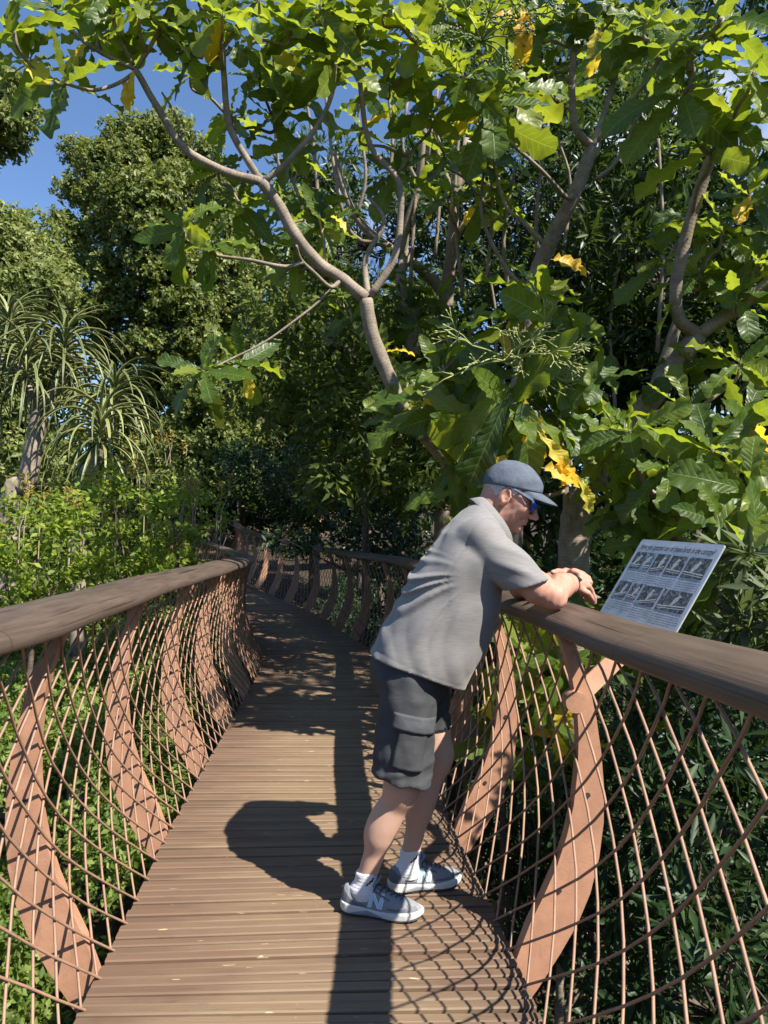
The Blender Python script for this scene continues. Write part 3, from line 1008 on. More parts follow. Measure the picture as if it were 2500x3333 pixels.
def head():
    s = Sdf((-.16, -.12, -.26), (.16, .12, .125), .0026, HF)
    s.add(s.ell((-.006, 0, .006), (.097, .078, .086)))
    s.add(s.ell((.036, 0, -.034), (.058, .060, .070)), .03)              # face
    s.add(s.ell((.036, 0, -.078), (.052, .053, .036)), .03)              # jaw
    s.add(s.ell((.088, 0, -.108), (.017, .022, .016)), .026)             # chin
    s.add(s.cap((.088, -.028, .016), (.088, .028, .016), .010), .02)     # brow
    s.sub(s.ell((.105, -.034, -.006), (.020, .020, .013)), .012)
    s.sub(s.ell((.105, .034, -.006), (.020, .020, .013)), .012)
    s.add(s.cap((.093, 0, .002), (.112, 0, -.032), .0075, .0105), .012)  # nose bridge
    s.add(s.ell((.119, 0, -.042), (.0165, .0138, .0125)), .008)
    for y in (-.013, .013):
        s.add(s.ell((.107, y, -.048), (.012, .008, .009)), .006)
        s.sub(s.ell((.111, y*.62, -.056), (.006, .0042, .005)), .003)
    for y in (-.040, .040):
        s.add(s.ell((.064, y, -.036), (.026, .020, .022)), .022)         # cheek
    s.add(s.ell((.089, 0, -.074), (.015, .027, .017)), .016)             # mouth mound
    s.add(s.ell((.0985, 0, -.0705), (.008, .020, .0048)), .008)
    s.add(s.ell((.0975, 0, -.0815), (.009, .018, .0058)), .008)
    for y in (-1, 1):
        s.sub(s.cap((.108, 0, -.0762), (.080, y*.031, -.0725), .0020, .0016), .004)
        s.sub(s.cap((.098, y*.018, -.054), (.076, y*.040, -.084), .0022, .0018), .008)   # smile crease
    s.sub(s.cap((.099, -.014, -.093), (.099, .014, -.093), .004), .008)
    s.add(s.ell((.034, 0, -.108), (.038, .036, .020)), .03)              # under the chin
    # ears
    for y in (-1, 1):
        rot = Matrix.Rotation(R(-12), 3, 'Y') @ Matrix.Rotation(R(y*14), 3, 'Z')
        e = s.ell((-.008, y*.080, -.030), (.0225, .0095, .0355), rot)
        e = smax(e, -s.ell((-.004, y*.090, -.026), (.0135, .0085, .022), rot), .004)
        e = smin(e, s.cap((.004, y*.080, -.034), (.010, y*.077, -.026), .005), .004)
        s.add(e, .005)
    # neck towards the collar
    nb = hl_((.385, 2.80, 1.470))
    s.add(s.cap((-.035, 0, -.050), nb, .056, .068), .035)
    # small folds on the cheek and neck
    s.d = s.d + wob(s, 160, 3, .0006)
    return s.arrays(1)

def limbs():
    parts = []
    # right arm: short sleeve end, elbow on the rail, forearm across, hand hanging over the far edge
    s = Sdf((.40, 2.46, 1.10), (.94, 3.16, 1.40), .0034)
    EL = (.618, 2.585, 1.216); WR = (.752, 2.815, 1.248)
    s.add(s.cap((.44, 2.600, 1.345), (.565, 2.587, 1.243), .050, .056), .01)
    s.add(s.cap((.565, 2.587, 1.243), EL, .056, .043), .02)
    s.add(s.ell((.626, 2.578, 1.196), (.034, .030, .020)), .018)
    s.add(s.cap(EL, (.672, 2.685, 1.246), .046, .047), .02)
    s.add(s.cap((.672, 2.685, 1.246), (.715, 2.755, 1.250), .047, .038), .02)
    s.add(s.cap((.715, 2.755, 1.250), WR, .038, .029), .02)
    # hand
    kn = Vector((.800, 2.872, 1.246)); ax = Vector((.063, .070, -.012)).normalized()
    side = Vector((-.55, .62, .22)).normalized()       # across the knuckles
    s.add(s.cap(WR, (.782, 2.850, 1.249), .026, .029), .02)
    tips = []
    for i, (L, r) in enumerate(((.072, .0110), (.080, .0112), (.074, .0108), (.058, .0098))):
        k0 = kn + side*((i-1.5)*.0195)
        a = k0 + ax*(.026)+Vector((.004, .002, -.016))
        b = a + Vector((.016, .010, -.030))*(L/.075)
        c = b + Vector((.003, .006, -.024))*(L/.075)
        s.add(s.cap(Vector(WR)+(k0-Vector(WR))*.35, k0, .017, r+.0045), .012)
        s.add(s.cap(k0, a, r+.0018, r+.0004), .004)
        s.add(s.cap(a, b, r+.0004, r-.0006), .002)
        s.add(s.cap(b, c, r-.0004, r-.0022), .002)
    th = Vector((.772, 2.812, 1.232))
    s.add(s.cap(th, th + Vector((.040, .006, -.020)), .015, .0115), .012)
    s.add(s.cap(th + Vector((.040, .006, -.020)), th + Vector((.066, .022, -.048)), .0115, .0085), .003)
    # left arm
    L0 = (.50, 3.01, 1.375); LE = (.590, 3.060, 1.205); LW = (.722, 2.965, 1.262)
    s.add(s.cap(L0, LE, .050, .040), .01)
    s.add(s.cap(LE, (.640, 2.985, 1.228), .038, .040), .02)
    s.add(s.cap((.640, 2.985, 1.228), LW, .040, .027), .02)
    s.add(s.cap(LW, (.752, 2.925, 1.280), .026, .027), .015)
    lk = Vector((.788, 2.884, 1.288))
    sd = Vector((.80, .55, -.22)).normalized()
    for i, (L, r) in enumerate(((.066, .0096), (.072, .0100), (.068, .0097), (.054, .0088))):
        k0 = lk + sd*((i-1.2)*.0195)
        a = k0 + Vector((.016, -.026, -.010))
        b = a + Vector((.006, -.012, -.024))*(L/.07)
        c = b + Vector((-.006, .002, -.022))*(L/.07)
        s.add(s.cap(Vector(LW)+(k0-Vector(LW))*.4, k0, .017, r+.0045), .012)
        s.add(s.cap(k0, a, r+.0020, r+.0004), .004)
        s.add(s.cap(a, b, r+.0004, r-.0006), .002)
        s.add(s.cap(b, c, r-.0004, r-.0022), .002)
    t0 = Vector((.728, 2.900, 1.288))
    s.add(s.cap(t0, t0 + Vector((-.028, -.046, .006)), .0155, .0118), .012)
    s.add(s.cap(t0 + Vector((-.028, -.046, .006)), t0 + Vector((-.058, -.092, .004)), .0118, .0096), .003)
    s.d = s.d + wob(s, 110, 8, .0007)
    parts.append(s.arrays(1))
    # legs
    s = Sdf((-.12, 2.56, .07), (.36, 3.06, .96), .0052)
    s.add(s.cap((.108, 2.705, .80), (.090, 2.70, .50), .082, .064), .01)
    s.add(s.ell((.088, 2.700, .475), (.060, .056, .070)), .04)
    s.add(s.cap((.075, 2.708, .44), (.012, 2.728, .30), .054, .050), .03)
    s.add(s.ell((.018, 2.722, .335), (.055, .054, .105), Matrix.Rotation(R(22), 3, 'Y')), .03)
    s.add(s.cap((.005, 2.730, .27), (-.040, 2.740, .12), .042, .036), .03)
    s.add(s.cap((.18, 2.90, .84), (.232, 2.905, .56), .082, .064), .01)
    s.add(s.ell((.236, 2.905, .53), (.058, .056, .070)), .04)
    s.add(s.cap((.225, 2.905, .50), (.172, 2.91, .32), .053, .048), .03)
    s.add(s.ell((.170, 2.905, .36), (.052, .052, .10), Matrix.Rotation(R(14), 3, 'Y')), .03)
    s.add(s.cap((.162, 2.91, .29), (.132, 2.912, .12), .041, .036), .03)
    s.add(s.ell((.14, 2.80, .90), (.11, .14, .08)), .04)
    parts.append(s.arrays())
    # trunk of the body under the clothes
    s = Sdf((-.02, 2.56, .84), (.48, 3.04, 1.58), .010)
    s.add(s.cap((.13, 2.74, .93), (.13, 2.86, .93), .090), .02)
    s.add(s.cap((.15, 2.80, .98), (.29, 2.80, 1.30), .11, .11), .05)
    s.add(s.cap((.29, 2.72, 1.32), (.29, 2.88, 1.32), .08), .04)
    s.add(s.cap((.355, 2.66, 1.41), (.355, 2.94, 1.41), .040), .03)
    s.add(s.cap((.35, 2.80, 1.42), (.415, 2.80, 1.50), .055, .052), .04)
    s.add(s.cap((.36, 2.655, 1.41), (.45, 2.605, 1.34), .040, .045), .02)
    s.add(s.cap((.36, 2.945, 1.41), (.50, 3.00, 1.36), .040, .044), .02)
    parts.append(s.arrays())
    return parts

def join(parts):
    V, F, n = [], [], 0
    for v, f in parts:
        V.append(v); F.append(f+n); n += len(v)
    return np.concatenate(V), np.concatenate(F)
_body = join([head()] + limbs())
body = link('body', np_mesh('body', *_body), M['skin'], MAN, True)

# ---- hair, cap, sunglasses
s = Sdf((-.15, -.12, -.16), (.12, .12, .06), .003, HF)
s.add(s.ell((-.008, 0, .002), (.0985, .0825, .088)))
s.d = s.d + wob(s, 300, 5, .0012)
s.clip(s.plane((.030, 0, 0), (1, 0, -.15)), .006)
s.clip(s.plane((-.02, 0, -.082), (.45, 0, -1)), .01)
s.clip(s.plane((-.008, 0, .016), (-.34, 0, 1)))
s.clip(s.plane((.026, 0, 0), (1, 0, -.4)))
for y in (-1, 1):
    s.sub(s.ell((-.004, y*.085, -.034), (.026, .020, .036)), .004)
    s.sub(s.box((.045, y*.08, -.060), (.045, .03, .045)), .004)
s.build('hair', M['hair'], MAN)

CAPC = (-.005, 0, .010)
s = Sdf((-.15, -.12, -.05), (.13, .12, .145), .003, HF)
s.add(s.ell(CAPC, (.1125, .091, .102)))
s.add(s.ell((.030, 0, .045), (.058, .066, .052)), .02)
for i in range(6):                                    # stitched panel seams
    a = i*math.pi/3 + .52
    s.d = s.d + .0014*np.exp(-(((s.X-CAPC[0])*math.sin(a)-s.Y*math.cos(a))/.0025)**2)*((s.X-CAPC[0])*math.cos(a)+s.Y*math.sin(a) > 0)*(s.Z > .02)
s.d = s.d + wob(s, 60, 11, .0014)
s.clip(s.plane((-.008, 0, .006), (.34, 0, -1)), .004)
capo = s.build('cap', M['cap'], MAN)
# brim: a curved sheet with thickness
mb = MB()
n1, n2 = 22, 9
def brim_pt(u, v, dz):
    th = (u-.5)*R(150)
    rx, ry = .092, .080
    bx, by = CAPC[0] - .004 + math.cos(th)*rx, math.sin(th)*ry
    L = .088*max(0.0, math.cos(th*1.02))**.6
    x = bx + v*L*1.0
    y = by*(1-.06*v)
    z = .044 + .006*v - .016*v*v - 3.4*y*y*(.75+.5*v) + dz
    return HF @ Vector((x, y, z))
for dz in (0, -.0032):
    vs = [brim_pt(i/n1, j/n2, dz) for j in range(n2+1) for i in range(n1+1)]
    fs = [(j*(n1+1)+i, j*(n1+1)+i+1, (j+1)*(n1+1)+i+1, (j+1)*(n1+1)+i) for j in range(n2) for i in range(n1)]
    mb.add(vs, fs if dz < 0 else [tuple(reversed(f)) for f in fs])
N_ = (n1+1)*(n2+1)
bd = [i for i in range(n1+1)] + [j*(n1+1)+n1 for j in range(1, n2+1)] + [n2*(n1+1)+i for i in range(n1-1, -1, -1)] + [j*(n1+1) for j in range(n2-1, 0, -1)]
mb.f += [(bd[k], bd[(k+1) % len(bd)], bd[(k+1) % len(bd)]+N_, bd[k]+N_) for k in range(len(bd))]
mb.build('cap_brim', M['cap'], capo, True)
mb = MB()
mb.tube([HF @ Vector((CAPC[0], 0, .107)), HF @ Vector((CAPC[0], 0, .111))], .006, 10)
mb.build('button', M['cap'], capo, True)

glasses = None
for y in (-1, 1):
    s = Sdf((.06, -.075, -.04), (.125, .075, .03), .0018, HF)
    rot = Matrix.Rotation(R(y*26), 3, 'Z')
    s.add(smax(s.ell((.078, y*.031, -.009), (.031, .039, .0300)), s.plane((.087, y*.03, 0), (-1, -y*-.0, 0)), .001))
    s.clip(s.box((.105, y*.036, -.009), (.03, .0320, .0255),   .012), .001)
    s.sub(s.ell((.074, y*.031, -.009), (.030, .038, .035)), 0)
    o = s.build('sunglass_frame' if y < 0 else 'sunglass_rim', M['frame'], MAN if glasses is None else glasses)
    if glasses is None: glasses = o
    s = Sdf((.06, -.075, -.04), (.13, .075, .03), .0016, HF)
    s.add(s.ell((.0795, y*.031, -.009), (.0325, .0390, .0300)))
    s.clip(s.box((.105, y*.035, -.009), (.03, .0275, .0215), .010), .001)
    s.clip(s.plane((.092, 0, 0), (-1, 0, 0)))
    s.build('lens', M['lens'], glasses)
mb = MB()
mb.tube([HF @ Vector(p) for p in ((.106, -.010, .004), (.110, 0, .006), (.106, .010, .004))], .0028, 6)
mb.build('nose_bridge', M['frame'], glasses)
for y in (-1, 1):
    mb = MB()
    pts = [Vector((.094, y*.058, .006)), Vector((.075, y*.073, .008)), Vector((.045, y*.0775, .009)), Vector((.012, y*.083, .009)), Vector((-.012, y*.085, .004))]
    for a, b in zip(pts[:-1], pts[1:]):
        c = (a+b)/2; d = (b-a)/2*1.04
        w = .0044 if a.x > .05 else .0026
        mb.box(HF @ c, HF.to_3x3() @ d, HF.to_3x3() @ Vector((0, .0016, 0)), HF.to_3x3() @ Vector((0, 0, w)))
    mb.build('temple_arm', M['temple'] if y < 0 else M['frame'], glasses)

# ---- polo shirt
AX0 = np.array([.14, 2.80, .90]); AU = np.array([.361, 0, .9325]); AV = np.array([.9325, 0, -.361])
TB = [-.06, .0225, .145, .245, .34, .44, .534, .60, .66, .72, .78]
QB = [-.205, -.193, -.180, -.170, -.161, -.137, -.114, -.090, -.062, -.026, .0]
TF = [-.06, -.022, .10, .227, .332, .408, .50, .58, .634, .70, .78]
QF = [.190, .190, .210, .218, .214, .190, .165, .135, .110, .09, .07]
TW = [-.06, .0, .12, .25, .38, .48, .545, .60, .645, .69, .74, .78]
QW = [.205, .208, .208, .208, .215, .222, .215, .180, .130, .085, .070, .06]
s = Sdf((-.14, 2.46, .74), (.66, 3.16, 1.62), .0056)
px, py, pz = s.X-AX0[0], s.Y-AX0[1], s.Z-AX0[2]
t = px*AU[0]+pz*AU[2]; q = px*AV[0]+pz*AV[2]
qb = np.interp(t, TB, QB).astype(np.float32); qf = np.interp(t, TF, QF).astype(np.float32); w = np.interp(t, TW, QW).astype(np.float32)
a = (qf-qb)/2; qc = (qf+qb)/2
r = ((np.abs(q-qc)/a)**2.35+(np.abs(py)/w)**2.35)**(1/2.35)
s.add(((r-1)*np.minimum(a, w)*.95).astype(np.float32))
# sleeves
sl = s.cap((.362, 2.640, 1.420), (.545, 2.592, 1.245), .070, .088)
sl = smin(sl, s.ell((.355, 2.660, 1.425), (.085, .075, .075)), .03)
fold = np.sin((s.X*.72+s.Z*.70)*0 + ((s.X-.36)*.70-(s.Z-1.42)*.72)*0 + (s.Z*.92+s.X*.40)*105 + .8*np.sin(s.X*22))
sl = sl - .0042*np.clip(fold, -.4, 1)*np.clip((s.X-.37)/.08, 0, 1)*np.clip((s.Z-.32*s.X-1.252+.163)/.05, 0, 1)
sl = np.maximum(sl, s.plane((.520, 2.59, 1.252), (.30, 0, -.954)))
sl2 = s.cap((.362, 2.960, 1.420), (.560, 3.02, 1.26), .070, .085)
sl2 = np.maximum(sl2, s.plane((.525, 3.0, 1.262), (.35, 0, -.94)))
s.add(sl, .012)
s.add(sl2, .012)
# drape: long folds that sweep from the armpit down to the small of the back, and soft ones at the belly
AP = at(1560, 1880, 2.60)
dx_, dz_ = AP.x-s.X, s.Z-AP.z
ang = np.arctan2(dz_, dx_); rad = np.sqrt(dx_*dx_+dz_*dz_)
ph = ang*26 + 1.5*np.sin(ang*9+rad*8) + 2.0*np.sin(rad*9+s.Y*9)
f1 = np.clip(np.sin(ph), -.35, 1)
mask = np.clip((rad-.07)/.12, 0, 1)*np.clip((.46-rad)/.2, 0, 1)*np.clip(1.25-np.abs(ang+.28)/.75, 0, 1)*(dx_ > -.02)
s.d = s.d - .0080*f1*mask
ph2 = (t*.55+q*1.0)*44 + 1.2*np.sin(t*15)
s.d = s.d - .0035*np.clip(np.sin(ph2), -.3, 1)*np.exp(-((t-.10)/.12)**2)
s.d = s.d + wob(s, 22, 21, .0022) + wob(s, 50, 22, .0007)
# armhole seam
sea = np.abs(s.plane((.365, 2.66, 1.40), (.62, -.62, -.32)))
s.d = s.d + .0022*np.exp(-(sea/.004)**2)*(s.Y < 2.68)*(t > .36)
hem = AX0[0]*AU[0]*0 + t
s.d = np.maximum(s.d, -(t-.002 - .012*np.sin(q*9+1)))
hb = np.abs(t-.028); s.d = s.d + .0016*np.exp(-(hb/.003)**2)
s.d = np.maximum(s.d, s.plane((.372, 2.80, 1.562), (.79, 0, .61)))
s.sub(s.cap((.37, 2.80, 1.53), (.50, 2.80, 1.66), .060, .072), .004)
s.d = np.maximum(s.d, -(s.d+.010)) if False else s.d
shirt = s.build('polo_shirt', M['shirt'], MAN)
# collar: a folded band round the neck
ca, cu_ = Vector((.440, 2.80, 1.492)), Vector((.79, 0, .61)).normalized()
cs_ = Vector((0, 1, 0)); cf = cs_.cross(cu_)
mb = MB()
nn = 40
def col_pt(k, r1, r2, h):
    a = 2*math.pi*k/nn
    front = max(0, math.cos(a))
    hh = h - .012*front**2
    return ca + cf*(math.cos(a)*r1*(1+.02*front)) + cs_*(math.sin(a)*r2) + cu_*hh
rows = [(.106, .082, -.040), (.098, .074, .008), (.101, .077, .016), (.110, .087, .010), (.128, .112, -.030), (.125, .109, -.034), (.104, .082, .004)]
for (r1, r2, h) in rows:
    mb.v += [tuple(col_pt(k, r1, r2, h)) for k in range(nn)]
mb.uv += [(0, 0)]*(nn*len(rows))
mb.f += [(j*nn+k, j*nn+(k+1) % nn, (j+1)*nn+(k+1) % nn, (j+1)*nn+k) for j in range(len(rows)-1) for k in range(nn)]
mb.build('collar', M['shirt'], shirt, True)

# ---- cargo shorts
s = Sdf((-.12, 2.52, .44), (.38, 3.08, 1.04), .0056)
s.add(s.ell((.118, 2.80, .91), (.160, .182, .16)))
nr = s.cap((.108, 2.705, .85), (.082, 2.700, .45), .108, .112)
frr = s.cap((.165, 2.905, .90), (.222, 2.905, .58), .100, .082)
nr = np.maximum(nr, s.plane((.080, 2.7, .520), (-.22, 0, -.975)))
frr = np.maximum(frr, s.plane((.23, 2.9, .655), (.02, 0, -1)))
s.add(nr, .03)
s.add(frr, .03)
fo = np.sin(s.Z*70+s.X*38+2.2*np.sin(s.X*17))
s.d = s.d - .0040*np.clip(fo, -.2, 1)*np.exp(-((s.Z-.76)/.09)**2)*np.clip((s.X-.06)/.06, 0, 1)
s.d = s.d - .0060*np.clip(np.sin(s.Z*95-s.X*22), -.2, 1)*np.exp(-((s.Z-.555)/.035)**2)
s.d = s.d - .0030*np.clip(np.sin(s.X*85+s.Z*14), 0, 1)*(s.Z < .72)
s.d = s.d + wob(s, 34, 31, .0035)
s.d = s.d + .0016*np.exp(-((s.Z+.22*s.X-.562)/.003)**2)
# hollow the leg openings
s.sub(s.cap((.088, 2.700, .60), (.074, 2.700, .40), .097, .102), .001)
s.sub(s.cap((.222, 2.905, .70), (.232, 2.905, .58), .072, .074), .001)
s.d = np.maximum(s.d, s.Z-1.02)
shorts = s.build('cargo_shorts', M['shorts'], MAN)

def bvh(o):
    me = o.data
    return BVHTree.FromPolygons([v.co[:] for v in me.vertices], [tuple(p.vertices) for p in me.polygons])

def patch(name, tree, quad, nu, nv, off, thick, mat, parent, mask=None, dirv=Vector((0, 1, 0)), y0=2.2):
    """cloth laid on a surface: quad corners (x, z) seen from the walkway, raised by off with its own edge"""
    q = [Vector((x, 0, z)) for x, z in quad]
    V, ok = [], {}
    for j in range(nv+1):
        for i in range(nu+1):
            u, v = i/nu, j/nv
            p = (q[0]*(1-u)+q[1]*u)*(1-v) + (q[3]*(1-u)+q[2]*u)*v
            h = tree.ray_cast(Vector((p.x, y0, p.z)), dirv)
            y = h[0].y if h[0] is not None else None
            V.append((p.x, y, p.z))
    ys = [v[1] for v in V if v[1] is not None]
    mean = sum(ys)/len(ys)
    V = [(x, (y if y is not None else mean)-off, z) for x, y, z in V]
    n = len(V)
    W_ = nu+1
    fs = []
    keep = lambda i, j: mask is None or mask((i+.5)/nu, (j+.5)/nv)
    top = [(j*W_+i, j*W_+i+1, (j+1)*W_+i+1, (j+1)*W_+i) for j in range(nv) for i in range(nu) if keep(i, j)]
    V2 = V + [(x, y+thick, z) for x, y, z in V]
    fs += top + [tuple(reversed([k+n for k in f])) for f in top]
    cnt = {}
    for f in top:
        for a, b in zip(f, f[1:]+f[:1]):
            cnt[(a, b)] = 1
    fs += [(b, a, a+n, b+n) for (a, b) in cnt if (b, a) not in cnt]
    mb = MB()
    mb.add(V2, fs)
    return mb.build(name, mat, parent, True)

def xz(px, py, Y):
    p = at(px, py, Y); return (p.x, p.z)
tb = bvh(shorts)
YS = 2.60
patch('cargo_pocket', tb, [xz(1300, 2368, YS), xz(1392, 2392, YS), xz(1372, 2516, YS), xz(1272, 2498, YS)], 12, 14, .009, .012, M['shorts'], shorts)
patch('pocket_flap', tb, [xz(1283, 2315, YS), xz(1433, 2350, YS), xz(1415, 2401, YS), xz(1272, 2366, YS)], 16, 6, .014, .012, M['shorts_flap'], shorts)

# ---- watch
WA, WB = Vector((.690, 2.712, 1.243)), Vector((.752, 2.815, 1.248))
wx = (WB-WA).normalized()
wc = WA + (WB-WA)*.74
wu = Vector((.15, -.78, .60)); wu = (wu - wx*wu.dot(wx)).normalized(); ws = wx.cross(wu)
mb = MB()
rows = []
for rr, dx in ((.0355, -.009), (.0355, .009), (.0335, .009), (.0335, -.009)):
    rows.append([wc + wx*dx + (wu*math.cos(2*math.pi*k/28) + ws*math.sin(2*math.pi*k/28))*rr for k in range(28)])
V = [p for r_ in rows for p in r_]
mb.add(V, [(j*28+k, j*28+(k+1) % 28, ((j+1) % 4)*28+(k+1) % 28, ((j+1) % 4)*28+k) for j in range(4) for k in range(28)])
watch = mb.build('watch_band', M['band'], MAN, True)
mb = MB()
mb.box(wc + wu*.038, wx*.0125, ws*.0200, wu*.0050)
wb = mb.build('watch_case', M['band'], watch)
mb = MB()
mb.box(wc + wu*.0432, wx*.0105, ws*.0170, wu*.0008)
mb.build('watch_screen', M['glass'], watch)

# ---- socks and running shoes
def shoe(heel, toe, sock_c, zs, label=None):
    heel, toe = Vector(heel), Vector(toe)
    fx = (toe-heel).normalized(); fy = Vector((-fx.y, fx.x, 0))
    Fm = Matrix(((fx.x, fy.x, 0, heel.x), (fx.y, fy.y, 0, heel.y), (0, 0, 1, .002), (0, 0, 0, 1)))
    XW = [-.012, 0, .015, .05, .10, .15, .20, .24, .27, .288, .298]
    WW = [.012, .028, .036, .038, .036, .043, .051, .049, .038, .022, .004]
    XH = [-.012, 0, .02, .05, .09, .12, .15, .19, .23, .265, .298]
    HH = [.060, .095, .102, .098, .100, .108, .094, .079, .068, .059, .042]
    # upper
    s = Sdf((-.03, -.075, -.01), (.32, .075, .16), .003, Fm)
    w = np.interp(s.X, XW, WW).astype(np.float32)*.95; h = np.interp(s.X, XH, HH).astype(np.float32)
    r = ((np.abs(s.Y)/w)**2.3+(np.maximum(s.Z-.012, 0)/(h-.012))**2.6)**(1/2.45)
    s.add(((r-1)*np.minimum(w, .03)).astype(np.float32))
    s.clip(-(s.Z-.014)); s.clip(s.X-.295); s.clip(-(s.X+.008))
    s.sub(s.ell((.062, 0, .108), (.050, .026, .034)), .004)
    ridge = np.abs(s.Z-.050-.03*np.sin((s.X-.02)*14))
    s.d = s.d - .0014*np.exp(-(ridge/.004)**2)*(s.X > .10)*(s.X < .25)
    up = s.build('running_shoe', M['shoe_grey'], MAN)
    # midsole
    def sole(z0, z1, grow, name, mat, cut=None):
        s = Sdf((-.035, -.08, -.012), (.33, .08, .075), .003, Fm)
        w = np.interp(s.X, [x*1.03-.003 for x in XW], WW).astype(np.float32)*1.04 + grow
        spring = np.clip((s.X-.20)/.10, 0, 1)**2*.016 + np.clip((.03-s.X)/.04, 0, 1)**2*.008
        top = z1 + .010*np.exp(-((s.X)/.05)**2) + .003*np.sin(s.X*34) + spring*.7
        d = np.maximum(np.abs(s.Y)-w, np.maximum(s.Z-top, (z0+spring)-s.Z))
        d = np.maximum(d, np.maximum(-.014-s.X, s.X-.304))
        s.d = d.astype(np.float32)
        if cut: s.clip(cut(s))
        return s.build(name, mat, up)
    sole(.007, .031, .003, 'midsole', M['shoe_white'])
    sole(.0, .0075, .001, 'outsole', M['shoe_sole'])
    def lift(s): return np.maximum(np.abs(s.X-.095)-.062, s.Z-(.028-.22*np.abs(s.X-.095)))
    sole(.008, .034, .0055, 'midsole_insert', M['shoe_grey'], lift)
    # tongue, heel counter, lining
    s = Sdf((.03, -.05, .05), (.18, .05, .15), .003, Fm)
    s.add(s.box((.118, 0, .112), (.030, .023, .0045), .004, Matrix.Rotation(R(-52), 3, 'Y')))
    s.build('tongue', M['shoe_grey'], up)
    s = Sdf((.03, -.05, .05), (.18, .05, .15), .003, Fm)
    s.add(s.box((.1135, 0, .1095), (.030, .020, .003), .003, Matrix.Rotation(R(-52), 3, 'Y')))
    s.build('tongue_lining', M['shoe_blue'], up)
    s = Sdf((-.03, -.06, .02), (.09, .06, .12), .003, Fm)
    w = np.interp(s.X, XW, WW).astype(np.float32)*.95+.0035; h = np.interp(s.X, XH, HH).astype(np.float32)+.002
    r = ((np.abs(s.Y)/w)**2.3+(np.maximum(s.Z-.012, 0)/(h-.012))**2.6)**(1/2.45)
    s.add(((r-1)*np.minimum(w, .03)).astype(np.float32))
    s.clip(-(s.Z-.030)); s.clip(-(s.X+.011))
    s.clip(s.plane((.030, 0, .065), (1, 0, 1.1)), .003)
    s.sub(s.ell((.062, 0, .110), (.052, .030, .036)), .002)
    s.build('heel_counter', M['shoe_dark'], up)
    # eyelet strip
    tree = bvh(up)
    iF = Fm
    def decal(name, poly, off, mat, both=False):
        """flat piece laid on the outer side of the upper: polygons in (x, z)"""
        mb = MB()
        for pl in poly:
            # subdivide as strips
            (a, b, c, d) = pl
            n = 8; m = 2
            V = []
            for j in range(m+1):
                for i in range(n+1):
                    u, v = i/n, j/m
                    x = (a[0]*(1-u)+b[0]*u)*(1-v)+(d[0]*(1-u)+c[0]*u)*v
                    z = (a[1]*(1-u)+b[1]*u)*(1-v)+(d[1]*(1-u)+c[1]*u)*v
                    P = Fm @ Vector((x, -.12, z))
                    h = tree.ray_cast(P, fy)
                    y = (Fm.inverted() @ h[0]).y if h[0] is not None else -.03
                    V.append(Fm @ Vector((x, y-off, z)))
            mb.add(V, [(j*(n+1)+i, j*(n+1)+i+1, (j+1)*(n+1)+i+1, (j+1)*(n+1)+i) for j in range(m) for i in range(n)])
        return mb.build(name, mat, up, True)
    # overlays and letter N
    decal('toe_overlay', [((.235, .040), (.285, .040), (.278, .052), (.240, .058)), ((.170, .038), (.236, .038), (.236, .047), (.175, .045))], .0016, M['shoe_dark'])
    decal('side_overlay', [((.045, .040), (.095, .036), (.088, .042), (.045, .050)), ((.080, .084), (.110, .094), (.106, .099), (.078, .089)), ((.110, .094), (.178, .066), (.180, .071), (.112, .100))], .0016, M['shoe_dark'])
    def letter(off, mat, g):
        x0, x1, z0, z1, w_, sl = .098, .150, .040, .084, .0115, .010
        L = lambda x, z: (x + sl*(z-z0)/(z1-z0), z)
        strokes = [(L(x0-g, z0-g), L(x0+w_+g, z0-g), L(x0+w_+g, z1+g), L(x0-g, z1+g)),
                   (L(x1-w_-g, z0-g), L(x1+g, z0-g), L(x1+g, z1+g), L(x1-w_-g, z1+g)),
                   (L(x1-w_-g*1.5, z0-g), L(x1+g*.5-.002, z0-g), L(x0+w_+g*1.5, z1+g), L(x0-g*.5+.002, z1+g))]
        return decal('letter_n', strokes, off, mat)
    letter(.0026, M['logo_edge'], .0022)
    letter(.0034, M['logo_pale'], 0)
    # laces
    mb = MB()
    for k in range(6):
        x = .128 + k*.019; 
        z = float(np.interp(x, XH, HH)) + .004
        y = .018
        mb.tube([Fm @ Vector(p) for p in ((x-.008, -y-.006, z-.014), (x-.003, -y*.7, z-.001), (x+.002, 0, z+.003), (x+.004, y*.7, z-.001), (x+.006, y+.006, z-.014))], .0023, 5)
        if k < 5:
            mb.tube([Fm @ Vector(p) for p in ((x-.004, -y*.8, z), (x+.015, y*.8, z-.007))], .0021, 5)
    for sg in (-1, 1):
        mb.tube([Fm @ Vector(p) for p in ((.130, 0, .112), (.122, sg*.018, .120), (.135, sg*.034, .108), (.152, sg*.026, .098))], .002, 5)
    mb.build('laces', M['lace'], up, True)
    # sock
    c = Vector(sock_c)
    s = Sdf((c.x-.09, c.y-.08, .05), (c.x+.09, c.y+.08, zs+.03), .003)
    s.add(s.cap((c.x, c.y, .06), (c.x-.0+.012, c.y-.003, zs+.05), .041, .042))
    s.add(s.ell((c.x-.008, c.y, .085), (.050, .040, .030)), .02)
    s.clip(s.plane((c.x, c.y, zs), (-.15, 0, 1)), .004)
    s.d = s.d + .0007*np.sin(s.Z*520)
    sk = s.build('sock', M['sock'], MAN)
    tree2 = bvh(sk)
    for k in range(3):
        x0 = c.x+.004+k*.010; z0 = zs-.040+k*.006
        patch('sock_stripe', tree2, [(x0, z0), (x0+.007, z0), (x0+.013, z0+.010+k*.003), (x0+.006, z0+.010+k*.003)], 3, 3, .0012, .001, M['black'], sk)
    return up
shoe((-.118, 2.752, 0), (.172, 2.690, 0), (-.044, 2.740, 0), .155)
